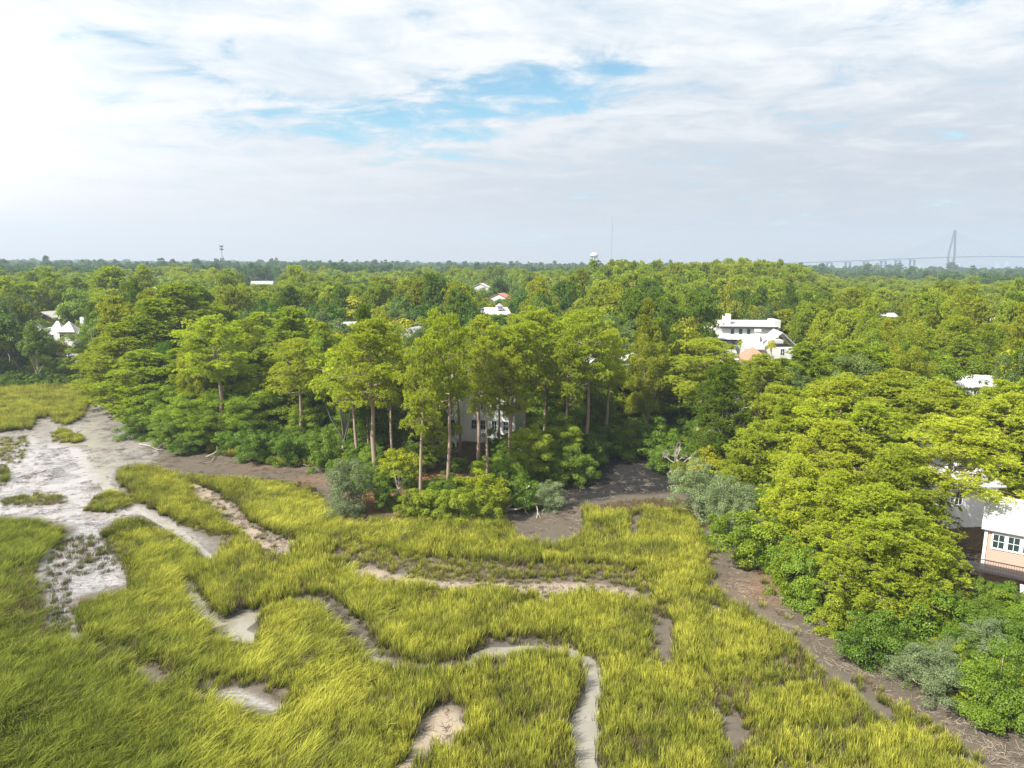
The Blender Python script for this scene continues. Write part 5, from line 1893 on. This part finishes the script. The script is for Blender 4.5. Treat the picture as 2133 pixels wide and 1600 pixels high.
palm(1548, 707, 176, 1.5, 'palmetto in front of the long white house')
palm(1607, 712, 160, 1.3, 'palmetto poking up before the pale metal roof')
palm(1731, 694, 165, 1.9, 'pale palmetto standing right of the white houses')

# open sight lines: photo column range, lowest row that must stay visible, distance of the thing seen
OPEN = [(1462, 1650, 745, 158), (2005, 2070, 812, 118), (92, 165, 684, 205), (70, 108, 660, 238), (515, 575, 592, 620), (985, 1014, 597, 420), (1018, 1056, 655, 215), (1024, 1052, 622, 320),
        (1840, 1882, 662, 240), (2066, 2084, 672, 220), (308, 326, 604, 330), (1240, 1285, 758, 150),
        (1700, 1760, 730, 165), (455, 470, 545, 1000)]
cells = {}


def try_place(x, y, rr):
    cs_ = 12.0
    i, j = int(x // cs_), int(y // cs_)
    for a in (-1, 0, 1):
        for b_ in (-1, 0, 1):
            for (qx, qy, qr) in cells.get((i + a, j + b_), ()):
                if (qx - x) ** 2 + (qy - y) ** 2 < (0.56 * (qr + rr)) ** 2:
                    return False
    cells.setdefault((i, j), []).append((x, y, rr))
    return True


for x, y, rr in HERO:
    cells.setdefault((int(x // 12), int(y // 12)), []).append((x, y, rr * 0.8))
cand = []
ND = 60000
# sample uniformly over the ground out to 3.4 km, denser near
dist = np.concatenate([rng.uniform(100, 420, 9000), np.sqrt(rng.uniform(380 ** 2, 1400 ** 2, 60000)), np.sqrt(rng.uniform(1350 ** 2, 2300 ** 2, 45000)), np.sqrt(rng.uniform(2300 ** 2, 4600 ** 2, 52000))])
ang = rng.uniform(-42, 42, len(dist)) * math.pi / 180
TX, TY = dist * np.sin(ang), dist * np.cos(ang)
ti_in = sdist(np.c_[TX, TY], upland) > 3.5
# the extra woods end at the harbour on the right
px_ = proj(np.c_[TX, TY, np.full(len(TX), 12.0)])
ti_in &= ~((TY > 1750) & (px_[:, 0] > 1560))
ti_in &= ~((TY > 2250) & (px_[:, 0] > 1050))
TX, TY, dist, px_ = TX[ti_in], TY[ti_in], dist[ti_in], px_[ti_in]
hn = vn.fbm(np.c_[TX, TY] + 4000, 0.012, 3)
kn = vn.fbm(np.c_[TX, TY] + 8000, 0.02, 3)
order = np.argsort(dist)
ind, stf = [], []
npine = noak = 0
for i in order:
    x, y, dd_ = TX[i], TY[i], dist[i]
    big = dd_ > 1350
    emerg = rng.random() < 0.05
    u = rng.random()
    pine = (kn[i] + 0.25 * (px_[i, 0] > 1250) * (dd_ < 500) + rng.normal(0, 0.10)) > 0.60
    Hh = (15 + 9 * hn[i] + rng.normal(0, 1.6)) * (1.12 if pine else 1.0)
    if 230 < y < 520 and 1120 < px_[i, 0] < 1680:
        Hh += 5.0 * sstep(np.array(px_[i, 0]), 1120, 1300) * sstep(np.array(y), 230, 300)
    if 240 < y < 1500:
        Hh -= 4.0 * sstep(np.array(px_[i, 0]), 1620, 1800)
    if dd_ > 900:
        Hh = Hh * 1.0 + rng.normal(0, 2.3) + (7 if emerg else 0) + 3 * (hn[i] - 0.5)
    if dd_ < 200:
        Hh *= 0.92
    Hh = min(Hh, 31.5 if dd_ < 900 else 36)
    rr = (rng.uniform(5.0, 7.2) if pine else rng.uniform(6.0, 9.6)) * (1.0 if not big else 1.5) * rng.choice([0.75, 1.0, 1.05, 1.3]) * (0.80 if dd_ < 260 else 1)
    if big:
        rr *= 1.1
    if emerg and dd_ > 900:
        rr *= 1.35
    bad = bool(y < 67 and px_[i, 0] > 1960)
    for wx, wy, wr in WALLS:
        if (x - wx) ** 2 + (y - wy) ** 2 < (wr + rr * 0.75) ** 2:
            bad = True
            break
    if bad:
        continue
    if dd_ < 700:
        q = proj([[x, y, 1.6 + Hh]])[0]
        hwp = rr * F / dd_ * 0.85
        for a_, b_, py_, DD in OPEN:
            if y < DD and q[0] + hwp > a_ and q[0] - hwp < b_ and q[1] < py_ + 3:
                # cut the tree down to stay below the view
                Hn = at_d(q[0], py_ + 5, y)[2] - 1.6
                if Hn < 6.5:
                    bad = True
                    break
                Hh = min(Hh, Hn)
                q = proj([[x, y, 1.6 + Hh]])[0]
    if bad or not try_place(x, y, rr):
        continue
    infr = -40 < px_[i, 0] < 2175
    if pine:
        if infr and npine < 262:
            ind.append((x, y, Hh, rr, True))
            npine += 1
        else:
            stf.append((x, y, Hh, rr, True, dd_))
    else:
        if infr and noak < 255:
            ind.append((x, y, Hh, rr, False))
            noak += 1
        else:
            stf.append((x, y, Hh, rr, False, dd_))
print('individual', len(ind), 'stuff', len(stf))
zn_cols = [(-300, 60, 'at the far left edge'), (60, 190, 'behind the peaked grey roofs'), (190, 330, 'left of the left headland top'), (330, 450, 'left of the pole tower'),
           (450, 580, 'under the pole tower'), (580, 700, 'right of the pole tower'), (700, 830, 'behind the leaning pine'), (830, 960, 'above the grove left half'), (960, 1090, 'by the cupola roof'),
           (1090, 1230, 'left of the water tower'), (1230, 1350, 'under the radio mast'), (1350, 1465, 'left of the long white house'), (1465, 1650, 'around the long white house'),
           (1650, 1800, 'right of the long white house'), (1800, 1920, 'left of the bridge tower'), (1920, 2040, 'under the bridge tower'), (2040, 2500, 'at the far right edge')]
belts = [(0, 165, 'first'), (165, 195, 'second'), (195, 225, 'third'), (225, 255, 'fourth'), (255, 285, 'fifth'), (285, 320, 'sixth'), (320, 9999, 'last')]
# colour kinds: each is a real leaf colour of its own
VAR = {'pine': [('yellow green', None), ('olive', 'pine_olive'), ('deep green', 'pine_deep')],
       'oak': [('bright green', None), ('olive', 'leaf_olive'), ('deep green', 'leaf_deep'), ('grey green', 'leaf_grey')]}
recol = {}


def coloured(crown, mt):
    if mt is None:
        return crown
    if (crown.name, mt) not in recol:
        c_ = crown.copy()
        c_.materials[0] = M[mt]
        recol[(crown.name, mt)] = c_
    return recol[(crown.name, mt)]


plan = {}
cn = vn.fbm(np.array([[q[0], q[1]] for q in ind]) + 900, 0.03, 2)
for (x, y, Hh, rr, pine), cv in zip(ind, cn):
    col_ = proj([[x, y, 14.0]])[0][0]
    zn = next((z_[2] for z_ in zn_cols if z_[0] <= col_ < z_[1]), zn_cols[0][2])
    bl = next(b_[2] for b_ in belts if b_[0] <= y < b_[1])
    lime_ = (not pine) and rng.random() < 0.11
    vs = VAR['pine' if pine else 'oak']
    vv = vs[int(np.clip((cv - 0.5) * 5 + rng.random() * len(vs), 0, len(vs) - 1))]
    if lime_:
        vv = ('golden green', None)
    plan.setdefault((zn, bl, pine, vv, lime_), []).append((col_, x, y, Hh, rr))
for (zn, bl, pine, vv, lime_), lst in plan.items():
    lst.sort()
    for q, (col_, x, y, Hh, rr) in enumerate(lst):
        what = 'pine' if pine else 'broadleaf tree'
        if len(lst) == 1:
            lab = '%s %s in the %s row of woods %s' % (vv[0], what, bl, zn)
        else:
            lab = '%s %s %s, %s row of woods %s' % (ORD[min(q, 13)], vv[0], what, bl, zn)
        kd = 'midpine' if pine else ('midlime' if lime_ else 'midoak')
        if y < 165 and not lime_:
            kd = 'fullpine' if pine else 'broad'
        t_ = put_tree(kd, 'pine_tree' if pine else 'broadleaf_tree', x, y, Hh, rr, lab, 'pine tree' if pine else 'tree', ('pines' if pine else 'broadleaf trees') + ' of the woods behind the shore')
        if not lime_:
            for ch in t_.children:
                if ch.name.startswith('crown'):
                    ch.data = coloured(ch.data, vv[1])

# the far woods: too many to count, one object
def joined(s_):
    import bmesh
    bm = bmesh.new()
    bm.from_mesh(s_[1])
    nf = len(bm.faces)
    bm.from_mesh(s_[0])
    bm.faces.ensure_lookup_table()
    for f in bm.faces[nf:]:
        f.material_index = 1
    me = D_.meshes.new('wood')
    bm.to_mesh(me)
    bm.free()
    me.materials.append(s_[1].materials[0])
    me.materials.append(s_[0].materials[0])
    return me


pr, pin = [], {}
for nme in ('midpine', 'midoak', 'farpine', 'faroak'):
    pin[nme] = []
    for s_ in SRC[nme]:
        pin[nme].append((len(pr), s_[2], s_[3]))
        pr.append(joined(s_))
n_ = len(stf)
P_, sc_, ix_ = np.zeros((n_, 3)), np.zeros((n_, 3)), np.zeros(n_, int)
for j, (x, y, Hh, rr, pine, dd_) in enumerate(stf):
    kd = ('mid' if dd_ < 620 else 'far') + ('pine' if pine else 'oak')
    e_ = pin[kd][rng.integers(len(pin[kd]))]
    P_[j] = (x, y, 0)
    sc_[j] = (rr / e_[2], rr / e_[2], Hh / e_[1])
    ix_[j] = e_[0]
P_[:, 2] = ground_z(P_[:, 0], P_[:, 1])
gn_scatter('distant_woods', P_, np.c_[np.zeros((n_, 2)), rng.random(n_) * 6.28], sc_, ix_, rng.random(n_), pr, 'continuous woodland reaching to the horizon', 'woods')

# low undergrowth under the front trees
Pu = np.c_[rng.uniform(-130, 110, 9000), rng.uniform(45, 230, 9000)]
Pu = np.r_[Pu, np.c_[rng.uniform(-130, 110, 14000), rng.uniform(45, 190, 14000)]]
du = sdist(Pu, upland)
ok = (du > 0.8) & (du < 26) & ((vn.fbm(Pu + 70, 0.12, 3) > 0.42) | (du < 7))
for wx, wy, wr in WALLS:
    ok &= ((Pu[:, 0] - wx) ** 2 + (Pu[:, 1] - wy) ** 2) > (wr * 0.8) ** 2
ok &= ~inside(proj(np.c_[Pu, np.full(len(Pu), 1.0)]), np.array([(700, 1020), (880, 1020), (900, 1090), (700, 1110)], float))
qu = proj(np.c_[Pu, np.full(len(Pu), 2.5)])
ok &= ~((qu[:, 0] > 1990) & (Pu[:, 1] > 58.5) & (Pu[:, 1] < 67))
ok &= ~((qu[:, 0] > 895) & (qu[:, 0] < 1030) & (Pu[:, 1] > 92) & (Pu[:, 1] < 118))
Pu, du = Pu[ok], du[ok]
nu = len(Pu)
us = rng.uniform(0.35, 0.75, nu) * np.clip(0.6 + du / 8, 0.6, 1.25)
ur = [s_[1] for s_ in SRC['shrub']] + [s_[1] for s_ in SRC['darkshrub']]
gn_scatter('undergrowth', np.c_[Pu, ground_z(Pu[:, 0], Pu[:, 1])], np.c_[np.zeros((nu, 2)), rng.random(nu) * 6.28], np.c_[us, us, us], rng.integers(0, len(ur), nu), rng.random(nu), ur,
           'low leafy undergrowth beneath the shoreline trees', 'undergrowth')

# trees standing out of the skyline
for k_, bx, D, top, hw, lab in [('fullpine', 328, 262, 551, 36, 'high pine standing out above the left headland skyline'), ('midpine', 245, 262, 562, 40, 'dense pine left of the high skyline pine'),
                                ('midpine', 1542, 430, 541, 12, 'small round topped pine breaking the horizon left of the bridge ramp'), ('midpine', 1612, 430, 543, 12, 'second small pine breaking the horizon nearest the bridge ramp'),
                                ('midpine', 620, 300, 556, 26, 'tall loose pine with bare stem in the left middle woods'), ('midoak', 1040, 330, 560, 24, 'dark round tree rising alone in the central middle woods'),
                                ('fullpine', 1300, 330, 544, 30, 'tall pine just right of the radio mast')]:
    tree_px(k_, 'pine_tree' if 'pine' in k_ else 'broadleaf_tree', bx, D, top, hw, lab, 'pine tree' if 'pine' in k_ else 'tree')

# ------------------------------------------------------------------ far structures
# water tower
D = 1700
a = at_d(1237, 548, D)
kk = 1 / ppm(D)
t_ = thing('water_tower', 'white water tower with a domed tank on legs at the horizon', 'water tower', (a[0], D, 3))
zt, zb = at_d(1237, 526, D)[2] - 3, at_d(1237, 537, D)[2] - 3
R0 = 8.0 * kk
MB().lathe([(0.01, zt), (R0 * 0.45, zt - 0.6), (R0 * 0.8, zt - (zt - zb) * 0.22), (R0 * 0.98, zt - (zt - zb) * 0.45), (R0, zt - (zt - zb) * 0.6), (R0 * 0.85, zb + 1.5), (R0 * 0.5, zb - 0.8), (1.5, zb - 2.2), (0.01, zb - 2.2)], k=24).build('tank', M['tank'], t_, True)
MB().lathe([(R0 * 0.9, zb + (zt - zb) * 0.36), (R0 * 1.13, zb + (zt - zb) * 0.36), (R0 * 1.13, zb + (zt - zb) * 0.42), (R0 * 0.9, zb + (zt - zb) * 0.42)], k=24).build('catwalk', M['steel'], t_)
MB().tube([(0, 0, 0), (0, 0, zb - 2)], 1.1, 10).build('riser', M['tank'], t_)
for i in range(6):
    an = i * math.pi / 3 + 0.3
    MB().tube([(math.cos(an) * R0 * 1.15, math.sin(an) * R0 * 1.15, 0), (math.cos(an) * R0 * 0.92, math.sin(an) * R0 * 0.92, zb + 2)], 0.55, 6).build('leg', M['tank'], t_)
br = MB()
for zz in (zb * 0.35, zb * 0.7):
    for i in range(6):
        a0, a1 = i * math.pi / 3 + 0.3, (i + 1) * math.pi / 3 + 0.3
        rr = R0 * (1.15 - 0.23 * zz / zb)
        br.tube([(math.cos(a0) * rr, math.sin(a0) * rr, zz), (math.cos(a1) * rr, math.sin(a1) * rr, zz)], 0.25, 4)
br.build('brace', M['tank'], t_)

# radio mast
D = 2100
a = at_d(1273, 548, D)
t_ = thing('radio_mast', 'very tall thin radio mast right of the water tower', 'mast', (a[0], D, 3))
zt = at_d(1273, 451, D)[2] - 3
mb = MB()
for i in range(3):
    an = i * 2.094
    mb.tube([(math.cos(an) * 1.0, math.sin(an) * 1.0, 0), (math.cos(an) * 0.9, math.sin(an) * 0.9, zt)], 0.42, 4)
for zz in np.arange(0, zt - 6, 6):
    for i in range(3):
        a0, a1 = i * 2.094, (i + 1) * 2.094
        mb.tube([(math.cos(a0), math.sin(a0), zz), (math.cos(a1), math.sin(a1), zz + 6)], 0.2, 3)
mb.build('lattice', M['steel'], t_)
MB().tube([(0, 0, zt - 1), (0, 0, zt + 6)], 0.4, 5).build('antenna', M['steel'], t_)

# cell tower on the left
D = 950
a = at_d(463, 545, D)
t_ = thing('cell_tower', 'slim pole tower with antenna clusters at the top above the left woods', 'tower', (a[0], D, 3))
zt = at_d(463, 512, D)[2] - 3
MB().tube([(0, 0, 0), (0, 0, zt)], [0.8, 0.5], 8).build('pole', M['steel'], t_)
for zz in (zt - 0.8, zt - 4.5):
    mb = MB().lathe([(0.3, zz - 0.15), (1.9, zz - 0.15), (1.9, zz + 0.1), (0.3, zz + 0.1)], k=10)
    for i in range(9):
        an = i * math.pi * 2 / 9
        x_, y_ = math.cos(an) * 2.0, math.sin(an) * 2.0
        mb.box(x_ - 0.25, x_ + 0.25, y_ - 0.25, y_ + 0.25, zz - 1.1, zz + 1.1)
    mb.build('antenna_cluster', M['dark_trim'], t_)

# cable stayed bridge
D = 3000
a = at_d(1982, 548, D)
bx0 = a[0]
t_ = thing('cable_stayed_bridge', 'pale cable stayed bridge with one tall diamond tower and a long approach at the horizon', 'bridge', (bx0, D, 4))


def BP(px, py, dy=0):
    q = at_d(px, py, D)
    return (q[0] - bx0, dy, q[2] - 4)


def leg(pts, w0, w1, dep):
    mb = MB()
    n_ = len(pts)
    V_ = []
    for i, p_ in enumerate(pts):
        ww = w0 + (w1 - w0) * i / (n_ - 1)
        for sx_, sy_ in ((-1, -1), (1, -1), (1, 1), (-1, 1)):
            V_.append((p_[0] + sx_ * ww / 2, p_[1] + sy_ * dep / 2, p_[2]))
    f = []
    for i in range(n_ - 1):
        for j in range(4):
            f.append((i * 4 + j, i * 4 + (j + 1) % 4, i * 4 + 4 + (j + 1) % 4, i * 4 + 4 + j))
    f += [(3, 2, 1, 0), tuple(range(4 * n_ - 4, 4 * n_))]
    mb._add(V_, f)
    return mb


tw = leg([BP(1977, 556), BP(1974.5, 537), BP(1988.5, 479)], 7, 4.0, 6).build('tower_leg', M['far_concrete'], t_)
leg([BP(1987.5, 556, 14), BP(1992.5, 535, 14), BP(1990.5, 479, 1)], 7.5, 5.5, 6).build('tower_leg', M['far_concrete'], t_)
leg([BP(1974.5, 537.5, 3), BP(1992, 537, 12)], 2.6, 2.6, 3).build('cross_beam', M['far_concrete'], t_)
dk = MB()
deckpx = [(1560, 550.5), (1650, 547), (1765, 543.2), (1870, 539.0), (1975, 535.2), (2040, 533.8), (2100, 533.8), (2180, 536), (2300, 541)]
for (x0, y0), (x1, y1) in zip(deckpx[:-1], deckpx[1:]):
    A_, B_ = BP(x0, y0), BP(x1, y1)
    dk.poly([(A_[0], -14, A_[2]), (B_[0], -14, B_[2]), (B_[0], -14, B_[2] - 3.4), (A_[0], -14, A_[2] - 3.4)], (0, 28, 0))
dk.build('deck', M['far_concrete'], t_)
for px_, py_ in ((1727, 547.0), (1765.5, 546.0), (1803, 544.4), (1839, 543.0), (1869, 541.6), (1899, 540.8), (2075, 536.6), (2110, 536.8)):
    if px_ > 2000:
        continue
    A_, B_ = BP(px_ - 7.5, py_), BP(px_ + 7.5, py_)
    pr_ = MB().poly([(A_[0], -6, A_[2]), (B_[0], -6, B_[2]), (B_[0] - 4, -6, B_[2] - 3.2), (A_[0] + 4, -6, A_[2] - 3.2)], (0, 12, 0))
    for s_ in (-4.6, 4.6):
        q = BP(px_ + s_, 560)
        pr_.box(q[0] - 1.9, q[0] + 1.9, -5, 5, -4, A_[2] - 3.19)
    pr_.build('pier', M['far_concrete'], t_)
cb_ = MB()
top = BP(1989.5, 482)
for i in range(14):
    for s_ in (-1, 1):
        xx = 1984 + s_ * (14 + i * 9.5)
        yy = np.interp(xx, [q[0] for q in deckpx], [q[1] for q in deckpx])
        e_ = BP(xx, yy)
        cb_.tube([(top[0], 2, top[2] - 2.0 * (13 - i)), (e_[0], -12 if i % 2 else 12, e_[2])], 0.13, 3, cap=False)
cb_.build('stay_cables', M['far_concrete'], t_)

# hazy buildings across the harbour
r = np.random.default_rng(44)
spots = [(1585, 552.5, 8), (1610, 552, 10), (1700, 553.5, 9), (1735, 552, 6), (1790, 551.5, 8), (1842, 549.5, 7), (1856, 548, 6), (1880, 551, 10), (1930, 551, 12), (1950, 551, 9), (2015, 549, 13), (2035, 548, 9), (2060, 550, 12), (2092, 547, 10), (2112, 545, 9), (2126, 547, 8), (1565, 551, 6)]
for si, (px_, py_, hw) in enumerate(sorted(spots)):
    Dq = 4300 + r.uniform(-200, 300)
    q = at_d(px_, py_, Dq)
    kq = Dq / F
    b0 = thing('harbour_building', '%s hazy building across the harbour on the right horizon' % ORD[si], 'building', (q[0], Dq, 4), 0, 'hazy buildings across the harbour')
    hz = max(q[2] - 4, 8)
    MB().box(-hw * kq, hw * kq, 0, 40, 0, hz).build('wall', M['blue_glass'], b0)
    MB().box(-hw * kq * 0.3, hw * kq * 0.2, 5, 25, hz + 0.01, hz + 5).build('roof_block', M['blue_glass'], b0)

# ------------------------------------------------------------------ haze
m, t, out = mat_new('sea haze')
pv_ = t.new('ShaderNodeVolumePrincipled')
pv_.inputs['Color'].default_value = (0.55, 0.66, 0.79, 1)
pv_.inputs['Density'].default_value = 0.00025
pv_.inputs['Anisotropy'].default_value = 0.1
t.l.new(pv_.outputs[0], out.inputs['Volume'])
mb = MB().box(-6000, 6000, -59, 4950, -3, 225)
hz = mb.build('haze', m)
hz['kind'] = 'stuff'
hz['label'] = 'thin blue sea haze in the air'
hz['category'] = 'haze'
